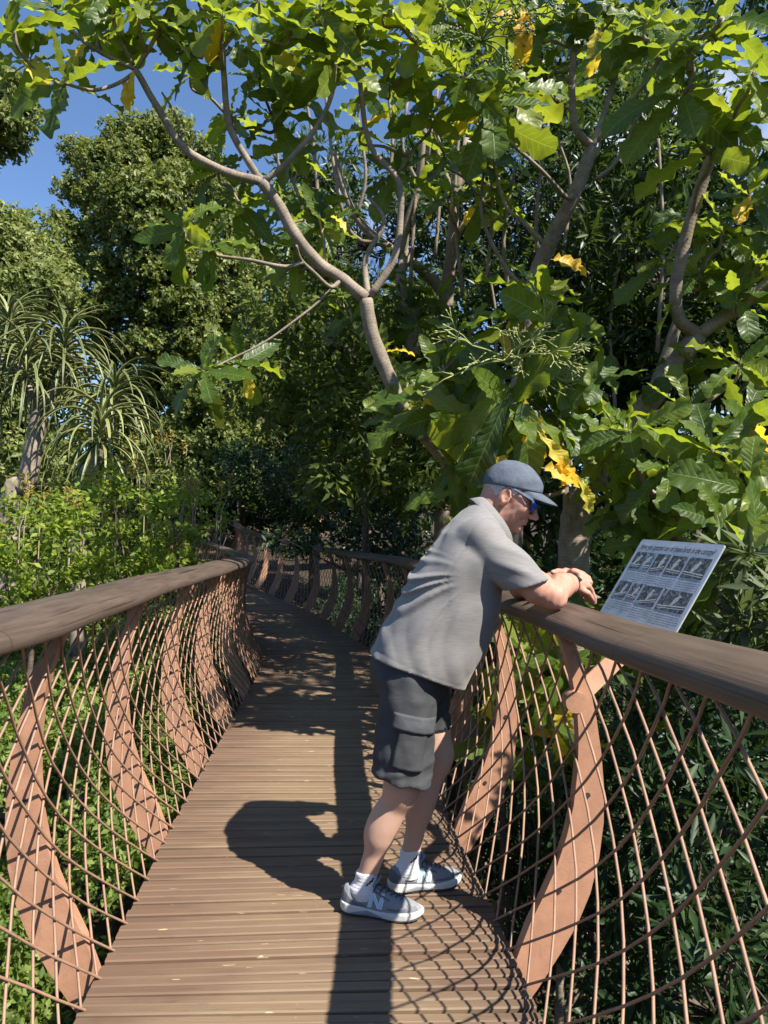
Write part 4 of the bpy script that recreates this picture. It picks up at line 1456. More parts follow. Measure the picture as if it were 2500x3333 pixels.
shoe((.062, 2.895, 0), (.350, 2.985, 0), (.128, 2.914, 0), .165)
# ================================================================== VEGETATION
def curved_leaf(L, W, shape, seed, nu=12, nv=4, wave=.03, fold=.25, droop=.35, petiole=.06, lobes=7, ragged=0.0):
    """one big leaf along +X, upper side +Z"""
    rg = random.Random(seed)
    ph = [rg.uniform(0, 6.28) for _ in range(4)]
    V, UV = [], []
    xs = [petiole + (1-petiole)*(i/nu) for i in range(nu+1)]
    for i, x in enumerate(xs):
        u = i/nu
        hw = shape(u)*W/2
        for j in range(nv+1):
            v = j/nv*2-1
            e = abs(v)
            edge = 1 + .10*math.sin(u*lobes*6.28+ph[0 if v < 0 else 1])*e + ragged*rg.uniform(-.35, .15)*(e > .9)
            y = v*hw*edge
            z = abs(y)*fold + wave*e*e*math.sin(u*lobes*6.28*.62+ph[2 if v < 0 else 3])*min(1, hw/(W*.25))
            V.append((x, y, z)); UV.append((u, j/nv))
    # bend downwards along the length
    out = []
    for (x, y, z) in V:
        a = droop*x
        px = x if abs(droop) < 1e-3 else math.sin(a)/droop
        pz = 0 if abs(droop) < 1e-3 else -(1-math.cos(a))/droop
        out.append(((px + z*math.sin(a))*L, y*L, (pz + z*math.cos(a))*L))
    w = nv+1
    F = [(i*w+j, (i+1)*w+j, (i+1)*w+j+1, i*w+j+1) for i in range(nu) for j in range(nv)]
    n = len(out)
    pw = .012
    ps = [(0, -pw*L*.5, 0), (0, pw*L*.5, 0), (out[w//2][0], pw*L*.6, out[w//2][2]+.003*L), (out[w//2][0], -pw*L*.6, out[w//2][2]+.003*L)]
    return out + ps, F + [(n, n+3, n+2, n+1)], UV + [(0, .5)]*4

OBOV = lambda u: max(.02, (.16+.95*u**.9)*math.sqrt(max(0, 1-(max(0, u-.70)/.305)**2)) if u > .03 else .10)
LONG = lambda u: max(.03, math.sin(math.pi*min(1, u*.93+.06))**.75)
def leaf_mesh(name, args, mat):
    V, F, UV = curved_leaf(*args[0], **args[1])
    me = np_mesh(name, np.array(V), np.array(F), np.array(UV))
    me.materials.append(mat)
    me.polygons.foreach_set('use_smooth', np.ones(len(me.polygons), bool))
    return me
BIG, YEL = [], []
for k in range(7):
    dr = (.2, .5, .9, .35, 1.2, .7, -.2)[k]
    BIG.append(leaf_mesh('big_leaf', ((1, .35+.045*(k % 3), OBOV if k % 3 else LONG, 50+k), dict(droop=dr, wave=.035+.012*(k % 3), fold=.15+.1*(k % 2), lobes=5+k % 4, ragged=.5 if k % 2 else .15)), M['leaf_big']))
    if k < 3:
        YEL.append(leaf_mesh('yellow_leaf', ((1, .40, LONG if k % 2 else OBOV, 70+k), dict(droop=dr+.6, wave=.06, fold=.3, lobes=5+k, ragged=1.0)), M['leaf_yellow']))

class BigTree:
    """a tree of ringed branches with rosettes of large leaves; up to 300 leaves are objects of their own"""
    def __init__(s, base, label, seed, cat='tree', group=None):
        s.rng = random.Random(seed)
        s.root = empty('large_leaved_tree', tuple(base), label=label, cat=cat, group=group)
        s.n = 0
        s.extra = []
        s.pts = []
        s.tips = []
    def limb(s, pts, r0, r1, name='branch', n=10, k=5):
        pl = spline(pts, k)
        m = len(pl)
        rad = [r0+(r1-r0)*(i/(m-1))**.9 for i in range(m)]
        mb = MB()
        mb.tube(pl, rad, n, True, 1.0, .05)
        mb.build(name, M['bark_grey'], s.root, True)
        s.pts += pl
    def leaf(s, p, d, up, L, yellow=False, k=None):
        d = Vector(d).normalized()
        up = Vector(up); up = (up - d*up.dot(d))
        if up.length < 1e-3: up = Vector((0, 0, 1)) - d*d.z
        up.normalize()
        sd = up.cross(d)
        m = Matrix(((d.x*L, sd.x*L, up.x*L, p[0]), (d.y*L, sd.y*L, up.y*L, p[1]), (d.z*L, sd.z*L, up.z*L, p[2]), (0, 0, 0, 1)))
        me = (YEL if yellow else BIG)[s.rng.randrange(3 if yellow else 7) if k is None else k]
        if s.n < (298 if yellow else 276):
            link('leaf', me, None, s.root, mw=m)
            s.n += 1
        else:
            s.extra.append((me, m))
    def rosette(s, p, axis, n, L, yf=.03, spread=(28, 112), squash=1.0):
        p = Vector(p); axis = Vector(axis).normalized()
        s.tips.append((p, axis))
        a = axis.cross(Vector((.3, 1, .2))).normalized(); b = axis.cross(a)
        ph = s.rng.uniform(0, 6.28)
        for i in range(n):
            th = ph + i*2.39996 + s.rng.uniform(-.25, .25)
            f = (i+.5)/n
            po = R(spread[0] + (spread[1]-spread[0])*f**.8 + s.rng.uniform(-10, 10))
            d = axis*math.cos(po) + (a*math.cos(th)+b*math.sin(th))*math.sin(po)
            d.z -= .12*f
            up = axis*math.sin(po) - (a*math.cos(th)+b*math.sin(th))*math.cos(po) + Vector((s.rng.uniform(-.25, .25), s.rng.uniform(-.25, .25), .25))
            LL = L*1.15*s.rng.uniform(.75, 1.12)*(0.62+.4*f)
            up = Quaternion(d.normalized(), s.rng.gauss(0, .55)) @ up
            s.leaf(p - axis*(f*.07*L), d, up, LL, s.rng.random() < yf*.35*(.3+1.6*f))
    def fill(s, spots, L, n=(8, 12), yf=.03, branch=None):
        for q in spots:
            x, y, Y = q[:3]
            LL = q[3] if len(q) > 3 else L
            p = atd(x, y, Y)
            ax = Vector((s.rng.uniform(-.6, .6), s.rng.uniform(-.8, .3), s.rng.uniform(.35, 1)))
            if len(q) > 4: ax = Vector(q[4])
            s.rosette(p, ax, s.rng.randint(*n), LL, yf)
            if branch is not None:
                b = Vector(branch)
                mid = p*.55 + b*.45 + Vector((s.rng.uniform(-.2, .2), 0, s.rng.uniform(-.25, .0)))
                s.limb([p - ax.normalized()*.01, p - ax.normalized()*.22*LL/.35, mid, b], .009, .02, n=6, k=4)
    def done(s):
        for p, ax in sorted(s.tips, key=lambda q: q[0].z):
            best = min(s.pts, key=lambda q: (q-p).length + max(0, q.z-p.z+.15)*1.5)
            d = (best-p).length
            if d < .12 or d > 2.2: continue
            w = Vector((s.rng.uniform(-.12, .12), s.rng.uniform(-.1, .1), 0))*d
            mid = p*.6 + best*.4 + w - Vector((0, 0, .12*d))
            low = p*.2 + best*.8 + w*.5 - Vector((0, 0, .10*d))
            s.limb([best, low, mid, p - ax*.06 - Vector((0, 0, .05)), p], .010 + .010*d, .0095, n=7, k=4)
        if s.extra:
            V, F, UV, n = [], [], [], 0
            cache = {}
            for me, m in s.extra:
                if me.name not in cache:
                    co = np.empty(len(me.vertices)*3, np.float32); me.vertices.foreach_get('co', co)
                    fv = np.empty(len(me.loops), np.int32); me.loops.foreach_get('vertex_index', fv)
                    uv = np.empty(len(me.loops)*2, np.float32); me.uv_layers[0].data.foreach_get('uv', uv)
                    vuv = np.zeros((len(me.vertices), 2), np.float32); vuv[fv] = uv.reshape(-1, 2)
                    cache[me.name] = (co.reshape(-1, 3), fv.reshape(-1, 4), vuv)
                co, fv, vuv = cache[me.name]
                A = np.array(m)
                V.append(co @ A[:3, :3].T + A[:3, 3]); F.append(fv+n); UV.append(vuv); n += len(co)
            o = link('further_leaves', np_mesh('further_leaves', np.concatenate(V), np.concatenate(F), np.concatenate(UV)), M['leaf_big'], s.root, True)
            o['kind'] = 'stuff'

def D(pts, Y0, Y1=None):
    """trace in the photograph's 1659-wide view, depth running from Y0 to Y1"""
    Y1 = Y0 if Y1 is None else Y1
    m = len(pts)
    return [atd(x, y, Y0+(Y1-Y0)*i/(m-1)) for i, (x, y) in enumerate(pts)]

# ---- tree A: the long limb that reaches to the upper left
A = BigTree((atd(1000, 1060, 5.6).x, 5.6, -2.2), 'large leaved tree whose long grey limb reaches to the upper left over the deck', 1)
bA = atd(1010, 1060, 5.6)
A.limb([(bA.x+.15, 5.7, -2.4), (bA.x+.10, 5.65, -.6), (bA.x+.03, 5.6, .8), bA], 0.103, 0.076, 'trunk', 14)
A.limb(D([(1010, 1060), (960, 985), (905, 925), (870, 885), (838, 810), (803, 720), (790, 645)], 5.6, 5.3), 0.070, 0.052)
A.limb(D([(790, 645), (735, 600), (690, 570), (640, 510), (600, 440), (565, 392)], 5.3, 5.0), 0.048, 0.039)
A.limb(D([(565, 392), (490, 372), (400, 322), (345, 240), (293, 150)], 5.0, 4.7), 0.034, 0.021)
A.limb(D([(293, 150), (230, 120), (180, 88), (130, 40)], 4.7, 4.6), 0.016, 0.012)
A.limb(D([(293, 155), (255, 180), (200, 195), (140, 180)], 4.7, 4.5), 0.013, 0.010)
A.limb(D([(293, 150), (325, 100), (365, 20), (380, -40)], 4.7, 4.6), 0.015, 0.012)
A.limb(D([(288, 140), (250, 60), (235, -20)], 4.7, 4.6), 0.015, 0.012)
A.limb(D([(565, 392), (525, 330), (495, 270), (485, 180), (481, 103)], 5.0, 4.8), 0.027, 0.019)
A.limb(D([(481, 103), (440, 40), (430, -30)], 4.8, 4.7), 0.015, 0.013)
A.limb(D([(481, 103), (515, 60), (560, -10)], 4.8, 4.7), 0.015, 0.013)
A.limb(D([(570, 392), (620, 350), (680, 280), (715, 210), (724, 140)], 5.0, 4.9), 0.022, 0.014)
A.limb(D([(800, 640), (850, 560), (865, 470), (860, 390), (800, 315), (780, 200), (775, 100)], 5.3, 5.1), 0.030, 0.016)
A.limb(D([(795, 640), (790, 560), (830, 480), (800, 430)], 5.3, 5.5), 0.025, 0.016)
A.limb(D([(740, 600), (715, 620), (680, 590), (650, 560), (640, 530)], 5.25, 4.9), 0.018, 0.009)
A.limb(D([(700, 575), (700, 520), (690, 470), (700, 420)], 5.2, 5.3), 0.012, 0.008)
A.limb(D([(400, 322), (380, 250), (350, 200)], 4.9, 4.9), 0.009, 0.007)
A.limb(D([(735, 603), (690, 650), (640, 690), (570, 740), (500, 775), (450, 800)], 5.25, 4.95), .010, .007)
for q in [(140, 178, 4.5, .44, (-.3, -.6, .55)), (30, 60, 4.4, .42, (-.2, -.5, .9)), (120, 20, 4.6, .42, (-.1, -.6, .8)), (235, -15, 4.6, .40, (0, -.4, 1)), (210, 75, 4.7, .36, (-.3, -.4, .8)),
          (380, -40, 4.6, .42, (.1, -.4, 1)), (340, 60, 4.8, .34, (0, -.5, .8)), (430, -25, 4.7, .42, (0, -.3, 1)), (560, -5, 4.7, .42, (.1, -.4, 1)), (430, 90, 5.0, .36, (-.2, -.6, .6)),
          (515, 90, 4.9, .38, (.2, -.6, .7)), (620, 60, 4.9, .38, (0, -.5, 1)), (690, 10, 4.8, .42, (0, -.4, 1)), (724, 135, 4.9, .40, (.1, -.5, .9)), (775, 95, 5.1, .42, (0, -.5, .9)),
          (395, 490, 4.9, .36, (-.4, -.8, .5)), (455, 520, 5.0, .34, (-.2, -.8, .4)), (520, 440, 5.3, .36, (0, -.7, .6)), (470, 365, 5.3, .34, (-.3, -.6, .8)), (590, 250, 5.4, .40, (-.2, -.6, .8)),
          (640, 200, 5.3, .40, (0, -.6, .8)), (560, 170, 5.3, .38, (-.2, -.6, .8)), (660, 440, 5.4, .38, (0, -.8, .6)), (700, 480, 5.3, .38, (.2, -.8, .5)), (440, 800, 4.9, .40, (-.3, -.8, .35)),
          (520, 780, 5.1, .36, (.1, -.8, .4)), (860, 370, 5.5, .40, (0, -.7, .7)), (930, 250, 5.4, .42, (0, -.6, .8)), (840, 180, 5.3, .42, (0, -.5, .9)), (900, 90, 5.0, .44, (0, -.5, .9)),
          (830, 20, 4.9, .44, (0, -.4, 1)), (60, 130, 4.7, .42, (-.3, -.6, .6)), (300, 20, 4.5, .40, (0, -.5, .8)), (480, 30, 4.5, .40, (0, -.5, .8)), (590, 110, 5.2, .38, (0, -.6, .7)), (760, 20, 5.0, .42, (0, -.4, 1)), (690, 90, 5.4, .40, (0, -.6, .7)), (410, 160, 5.3, .34, (-.2, -.6, .7)), (500, 250, 5.5, .34, (-.3, -.6, .6)), (620, 320, 5.6, .36, (-.1, -.6, .7)), (780, 280, 5.7, .38, (0, -.6, .8)), (640, 560, 5.6, .34, (-.1, -.7, .6)), (560, 520, 5.5, .34, (-.3, -.7, .6))]:
    A.rosette(atd(*q[:3]), q[4], A.rng.randint(8, 12), q[3], .035)
A.leaf(atd(270, 165, 4.68), (.1, -.2, -1), (0, -1, .2), .22, True, 0)
A.leaf(atd(190, 95, 4.6), (-.35, -.1, -.4), (0, -1, .4), .3, True, 1)
A.leaf(atd(290, 150, 4.66), (-.15, -.2, -1), (.3, -1, .1), .24, True, 2)
A.leaf(atd(715, 470, 5.2), (.5, -.5, -.2), (0, -.2, 1), .22, True, 1)
A.leaf(atd(470, 850, 4.95), (.1, -.4, -1), (0, -1, .2), .26, True, 1)
A.leaf(atd(540, 790, 5.0), (.0, -.2, -1), (0, -1, .2), .24, True, 0)
A.done()

# ---- tree B: the stout leaning trunk behind the man
B = BigTree((atd(1255, 1180, 5.0).x, 5.0, -2.2), 'large leaved tree with the stout leaning trunk just behind the man and the sign', 2)
bB = atd(1240, 1180, 5.0)
B.limb([(bB.x+.05, 5.05, -2.4), (bB.x+.02, 5.0, -.8), (bB.x, 5.0, .4), bB, atd(1245, 1110, 5.0), atd(1262, 1060, 5.0)], 0.129, 0.094, 'trunk', 14)
B.limb(D([(1262, 1060), (1300, 1000), (1345, 935), (1400, 870), (1450, 800), (1508, 722)], 5.0, 4.6), 0.090, 0.061)
B.limb(D([(1508, 722), (1468, 690), (1460, 620), (1485, 500), (1515, 400), (1540, 330)], 4.6, 4.2), 0.043, 0.033)
B.limb(D([(1508, 722), (1560, 690), (1610, 655), (1659, 610), (1720, 560)], 4.6, 4.3), 0.043, 0.030)
B.limb(D([(1262, 1060), (1230, 1010), (1200, 940), (1150, 860), (1130, 800)], 5.0, 4.6), 0.039, 0.018)
B.limb(D([(1225, 1150), (1222, 1060), (1228, 990), (1235, 960)], 4.7, 4.7), 0.022, 0.015)
B.limb(D([(1400, 870), (1430, 800), (1450, 740), (1465, 690)], 5.2, 5.2), 0.052, 0.037)
for q in [(1130, 800, 4.4, .62, (-.2, -.75, .35)), (1165, 640, 4.6, .46, (.2, -.6, .9)), (1105, 870, 4.2, .62, (-.1, -.9, .0)), (1010, 730, 4.8, .40, (-.5, -.6, .6)),
          (1190, 690, 4.4, .55, (.3, -.6, .8)), (950, 800, 4.8, .36, (-.4, -.7, .4)), (850, 900, 5.4, .34, (-.5, -.7, .2)), (1000, 1000, 4.6, .34, (-.2, -.8, .2)), (1040, 940, 4.4, .46, (-.1, -.9, .1)), (1280, 830, 4.5, .42, (.3, -.7, .5)), (1210, 900, 4.3, .44, (.2, -.8, .2)), (990, 880, 4.7, .46, (-.3, -.8, .1)), (1240, 760, 4.6, .44, (.4, -.7, .5)),
          (1540, 320, 3.9, .40, (.1, -.6, .8)), (1490, 100, 3.5, .40, (-.2, -.6, .6)), (1560, 40, 3.5, .42, (0, -.5, 1)), (1480, 200, 3.6, .42, (.1, -.8, .3)), (1630, 150, 3.6, .42, (.2, -.6, .6)),
          (1400, 40, 4.0, .40, (0, -.6, .8)), (1600, 260, 3.9, .40, (.1, -.7, .5)), (1560, 500, 4.4, .38, (0, -.6, .8)), (1620, 420, 4.4, .38, (0, -.6, .8)), (1510, 590, 4.5, .38, (-.2, -.6, .8)),
          (1640, 560, 4.4, .38, (0, -.5, .9)), (1590, 640, 4.4, .36, (.1, -.6, .8)), (1440, 560, 4.9, .36, (-.2, -.6, .8)), (1500, 470, 4.8, .36, (0, -.6, .8))]:
    B.rosette(atd(*q[:3]), q[4], B.rng.randint(8, 12), q[3], .03)
# ragged yellow leaves hanging above his cap
for x, y, Y, d, L, k in [(1150, 890, 4.1, (.12, -.1, -1), .40, 1), (1160, 930, 4.05, (.55, -.1, -.55), .34, 0), (1100, 985, 4.1, (-.6, -.1, -.15), .22, 2), (1170, 1010, 4.0, (.9, 0, -.12), .32, 1),
                         (1135, 860, 4.15, (.2, -.1, -1), .26, 2), (1205, 985, 4.0, (.5, -.05, -.9), .24, 2), (1245, 1025, 4.0, (.35, 0, -.55), .26, 0), (1190, 560, 4.4, (1, -.1, -.05), .30, 1), (1115, 1000, 4.15, (.6, 0, .2), .2, 0)]:
    B.leaf(atd(x, y, Y), d, (0, -1, .35), L, True, k)
# flower stalks among the leaves
def stalks(tree, x, y, Y, n, size, name, m, bud, seed):
    rg = random.Random(seed)
    o = atd(x, y, Y)
    mb, bb = MB(), MB()
    for i in range(n):
        d = Vector((rg.uniform(-1, 1), rg.uniform(-.8, .2), rg.uniform(-.5, .8))).normalized()
        p1 = o + d*size*rg.uniform(.4, .7)
        mb.tube(spline([o, o + d*size*.25 + Vector((0, 0, .02)), p1], 3), [.0055]*4 + [.0045]*3, 5)
        for j in range(3):
            d2 = (d + Vector((rg.uniform(-.9, .9), rg.uniform(-.5, .5), rg.uniform(-.8, .8)))).normalized()
            p2 = p1 + d2*size*rg.uniform(.18, .34)
            mb.tube([p1, (p1+p2)/2 + Vector((0, 0, .012)), p2], [.0040, .0034, .0028], 5)
            for k in range(3):
                d3 = (d2 + Vector((rg.uniform(-1, 1), rg.uniform(-.6, .6), rg.uniform(-.8, 1)))).normalized()
                p3 = p2 + d3*size*.11
                mb.tube([p2, p3], [.0026, .0020], 4)
                bb.tube([p3 - d3*.002, p3 + d3*.006, p3 + d3*.014, p3 + d3*.020], [.002, bud, bud*.9, .001], 6)
    st = mb.build(name, m, tree.root, True)
    b_ = bb.build('buds', m, st, True); b_['kind'] = 'stuff'
M['stalk'] = simple('pale_flower_stalk', (0.30, 0.33, 0.11), 0.55)
M['fruit'] = simple('green_fruit', (0.10, 0.15, 0.04), 0.45)
stalks(B, 1090, 780, 4.15, 13, .46, 'flower_stalk', M['stalk'], .0045, 2)
stalks(B, 1165, 760, 4.15, 7, .30, 'flower_stalk', M['stalk'], .0045, 3)
B.leaf(atd(905, 880, 4.5), (-.75, -.2, -.5), (.2, -.6, .8), .42, False, 1)
B.leaf(atd(930, 860, 4.6), (-1, -.2, -.05), (0, -.6, .8), .42, False, 3)
B.leaf(atd(1000, 1065, 4.3), (-1, -.1, .05), (0, -.7, .7), .38, False, 2)
B.leaf(atd(1100, 850, 4.1), (-.45, -.1, -1), (-.1, -1, .2), .60, False, 1)
B.leaf(atd(1130, 860, 4.1), (.1, -.1, -1), (0, -1, .2), .56, False, 3)
B.leaf(atd(1090, 840, 4.1), (-.8, -.1, -.75), (-.1, -1, .3), .56, False, 4)
B.done()

# ---- tree C: upright trunk forking high on the right
Cc = BigTree((atd(1120, 760, 6.6).x, 6.6, -2.2), 'large leaved tree with a tall grey stem forking high up at the right', 3)
bC = atd(1125, 780, 6.6)
Cc.limb([(bC.x-.1, 6.7, -2.4), (bC.x-.05, 6.65, .5), bC, atd(1150, 620, 6.5), atd(1190, 520, 6.3), atd(1240, 420, 6.1), atd(1280, 318, 6.0)], 0.094, 0.056, 'trunk', 12)
Cc.limb(D([(1280, 318), (1245, 280), (1235, 200), (1240, 100), (1248, -20)], 6.0, 5.6), 0.035, 0.024)
Cc.limb(D([(1280, 318), (1300, 260), (1325, 180), (1345, 100), (1350, 60)], 6.0, 5.8), 0.031, 0.018)
Cc.limb(D([(1282, 310), (1340, 240), (1400, 170), (1440, 90)], 6.0, 5.6), 0.028, 0.018)
Cc.limb(D([(1285, 390), (1330, 350), (1370, 270), (1400, 200)], 6.2, 5.9), 0.020, 0.013)
Cc.limb(D([(1325, 180), (1290, 130), (1262, 60)], 5.9, 5.8), 0.019, 0.013)
Cc.limb(D([(1150, 620), (1110, 600), (1070, 540), (1040, 460), (1045, 360)], 6.5, 6.6), 0.023, 0.013)
Cc.limb(D([(1190, 540), (1130, 480), (1090, 440), (1060, 330)], 6.4, 6.5), 0.022, 0.013)
for q in [(1248, -10, 5.6, .44), (1350, 55, 5.8, .42), (1440, 85, 5.6, .42), (1262, 55, 5.8, .42), (1170, 60, 5.7, .44), (1090, 20, 5.5, .46), (1020, 60, 5.4, .46), (960, 10, 5.2, .46), (1000, 160, 5.0, .50, (-.1, -.7, .7)),
          (1060, 230, 5.1, .50, (.2, -.7, .6)), (1110, 190, 5.4, .46), (1180, 150, 6.0, .42), (1330, 10, 5.6, .44), (1400, 140, 6.0, .40), (1300, 120, 6.3, .4), (1060, 330, 6.5, .42), (1045, 350, 6.6, .42), (960, 330, 6.2, .42),
          (1120, 60, 6.2, .46), (900, 180, 6.2, .44), (1230, 210, 6.8, .4)]:
    Cc.rosette(atd(*q[:3]), q[4] if len(q) > 4 else (Cc.rng.uniform(-.3, .3), -.55, .8), Cc.rng.randint(8, 12), q[3], .03)
for x, y, Y, d, L, k in [(1140, 20, 5.0, (-.1, -.1, -1), .42, 1), (1125, 5, 5.0, (.2, -.1, -1), .36, 0), (1290, 60, 5.3, (-.05, 0, -1), .34, 1), (1060, 35, 5.2, (.9, -.2, .2), .32, 2), (915, 205, 5.5, (.4, 0, -.1), .22, 0)]:
    Cc.leaf(atd(x, y, Y), d, (0, -1, .3), L, True, k)
stalks(Cc, 1040, 90, 5.0, 14, .42, 'fruit_stalk', M['fruit'], .009, 5)
stalks(Cc, 1120, 40, 5.1, 9, .36, 'fruit_stalk', M['fruit'], .009, 6)
Cc.done()

# ---- tree D: thin forked stems in the middle distance
Dd = BigTree((atd(965, 760, 7.6).x, 7.6, -2.2), 'large leaved tree with thin pale stems forking between the limb and the upright trunk', 4)
bD = atd(962, 800, 7.6)
Dd.limb([(bD.x, 7.6, -2.4), (bD.x, 7.6, .5), bD, atd(965, 640, 7.5), atd(975, 540, 7.4), atd(985, 420, 7.3), atd(1010, 300, 7.2)], .11, .04, 'trunk', 10)
Dd.limb(D([(965, 640), (930, 600), (880, 560), (820, 520), (770, 470), (740, 400), (725, 330)], 7.5, 7.3), .07, .025)
Dd.limb(D([(870, 555), (880, 480), (905, 400), (915, 300), (925, 180)], 7.4, 7.0), .05, .02)
Dd.limb(D([(892, 770), (880, 680), (865, 600), (880, 540)], 7.2, 7.4), .08, .05)
Dd.limb(D([(975, 540), (1010, 470), (1050, 430), (1060, 380)], 7.4, 7.4), .03, .016)
Dd.limb(D([(820, 520), (780, 520), (740, 480), (700, 430)], 7.4, 7.4), .03, .016)
Dd.limb(D([(985, 420), (960, 370), (940, 300), (950, 240)], 7.3, 7.3), .026, .014)
for k_, (tr, pts, Y) in enumerate([(Dd, [(885, 640), (900, 400), (932, 150)], 7.3), (Dd, [(1000, 640), (982, 430), (1002, 190)], 7.2), (Dd, [(1052, 600), (1064, 430), (1044, 290)], 7.0),
        (Dd, [(690, 480), (678, 320), (655, 180)], 7.3), (Dd, [(622, 470), (600, 340), (588, 200)], 7.4), (Dd, [(742, 470), (718, 340), (702, 190)], 7.3), (Dd, [(832, 430), (848, 300), (828, 120)], 7.2),
        (Dd, [(940, 560), (948, 420), (928, 330), (948, 180)], 7.4), (Dd, [(1100, 640), (1088, 520), (1112, 360)], 7.0), (Dd, [(985, 420), (1030, 330), (1052, 230)], 7.3), (Dd, [(770, 470), (790, 380), (775, 260)], 7.3),
        (Dd, [(905, 400), (870, 320), (880, 220)], 7.1), (Dd, [(1175, 640), (1158, 470), (1188, 240)], 6.6), (Dd, [(1420, 760), (1432, 520), (1422, 300)], 6.6), (Dd, [(1330, 900), (1318, 700), (1345, 520)], 7.4), (Dd, [(1215, 560), (1232, 400), (1205, 300)], 6.9),
        (Dd, [(1060, 880), (1072, 700), (1050, 560)], 7.4), (Dd, [(950, 1000), (960, 880), (945, 780)], 7.2)]):
    tr.limb(D(pts, Y, Y-.2), .022, .013, 'branch', 7, 4)
for i in range(13):
    Dd.rosette(atd(Dd.rng.uniform(580, 1120), Dd.rng.uniform(120, 520), Dd.rng.uniform(6.8, 7.8)), (Dd.rng.uniform(-.3, .3), -.5, .8), 9, .40, .04)
for q in [(760, 690, 6.6), (830, 760, 6.4), (900, 700, 6.9), (940, 640, 7.2), (740, 640, 7.0), (880, 830, 5.9)]:
    Dd.rosette(atd(*q), (-.2, -.6, .6), 8, .38, .04)
Dd.done()

# ---- plant E: big leaves low on the right beside the sign
E_ = BigTree((atd(1440, 1150, 4.4).x, 4.4, -2.0), 'low large leaved tree with glossy ragged leaves right beside and above the sign', 5)
bE = atd(1445, 1150, 4.3)
E_.limb([(bE.x-.25, 4.5, -2.2), (bE.x-.15, 4.4, -.3), bE, atd(1400, 1060, 4.2), atd(1360, 960, 4.1)], .045, .022, 'trunk', 8)
E_.limb(D([(1440, 1150), (1480, 1090), (1530, 1050), (1580, 1000)], 4.3, 4.0), .03, .018)
E_.limb(D([(1445, 1160), (1500, 1180), (1560, 1200)], 4.3, 4.1), .025, .018)
for q in [(1360, 930, 4.2, .44, (-.2, -.7, .6)), (1450, 1010, 4.0, .44, (-.1, -.8, .5)), (1540, 970, 3.9, .44, (.1, -.7, .6)), (1610, 900, 4.0, .42, (.1, -.7, .7)), (1490, 880, 4.3, .40, (0, -.7, .8)),
          (1620, 1060, 3.7, .46, (.1, -.8, .4)), (1560, 1130, 3.7, .46, (0, -.8, .3)), (1330, 1080, 4.3, .40, (-.3, -.7, .5)), (1400, 1110, 4.2, .40, (0, -.8, .3)), (1640, 1200, 3.5, .42, (.1, -.8, .3)),
          (1300, 990, 4.6, .36, (-.3, -.6, .6)), (1600, 780, 4.3, .40, (.1, -.6, .8)), (1500, 790, 4.6, .34, (0, -.6, .8)), (1560, 1240, 3.6, .40, (0, -.8, .4)), (1420, 1180, 4.0, .36, (-.2, -.7, .4))]:
    E_.rosette(atd(*q[:3]), q[4], E_.rng.randint(8, 11), q[3], .03)
E_.done()

# ---- plant F: big leaves below the handrail, seen through the mesh
F_ = BigTree((atd(1210, 1500, 3.9).x, 3.9, -1.9), 'low sapling with big green and yellowing leaves seen through the mesh behind the man', 6, cat='sapling')
bF = atd(1210, 1500, 3.9)
F_.limb([(bF.x, 3.9, -2.2), (bF.x+.02, 3.9, -.8), bF], .03, .015, 'trunk', 8)
for q in [(1210, 1420, 3.8, .42, (0, -.8, .6)), (1130, 1400, 4.0, .38, (-.2, -.8, .5)), (1290, 1390, 3.9, .40, (.2, -.7, .6)), (1170, 1530, 3.9, .40, (0, -.9, .2)), (1250, 1600, 3.8, .36, (.1, -.8, .2)),
          (1370, 1400, 3.8, .40, (.2, -.7, .6)), (1450, 1380, 3.9, .40, (.2, -.7, .6)), (1090, 1330, 4.2, .36, (-.2, -.7, .7)), (1200, 1320, 4.2, .36, (0, -.6, .8)), (1080, 1600, 4.0, .32, (0, -.8, .3))]:
    F_.rosette(atd(*q[:3]), q[4], 8, q[3], .08)
for x, y, Y, d, L, k in [(1215, 1500, 3.75, (.1, -.1, -1), .30, 1), (1200, 1560, 3.7, (.2, 0, -.9), .26, 0), (1060, 1500, 3.9, (-.1, 0, -1), .22, 1)]:
    F_.leaf(atd(x, y, Y), d, (0, -1, .3), L, True, k)
F_.done()

# ------------------------------------------------------------------ small-leaved crowns
def leaves_np(P, A_, N, L, W, fold=.18, bend=.12):
    """P bases (n,3), A_ unit axes, N unit normals, L, W arrays -> 4 triangles as 2 quads folded along the midrib"""
    S = np.cross(N, A_)
    n = len(P)
    L = L[:, None]; W = W[:, None]
    b = P
    m = P + A_*L*.5 + N*L*bend*.5
    t = P + A_*L - N*L*bend*.3
    l = P + A_*L*.48 + S*W*.5 + N*W*fold
    r = P + A_*L*.48 - S*W*.5 + N*W*fold
    V = np.stack([b, r, t, l], 1).reshape(-1, 3)
    k = np.arange(n)*4
    F = np.concatenate([np.stack([k, k+1, k+2], 1), np.stack([k, k+2, k+3], 1)])
    return V, F

def unit(v):
    return v/np.maximum(np.linalg.norm(v, axis=1, keepdims=True), 1e-9)

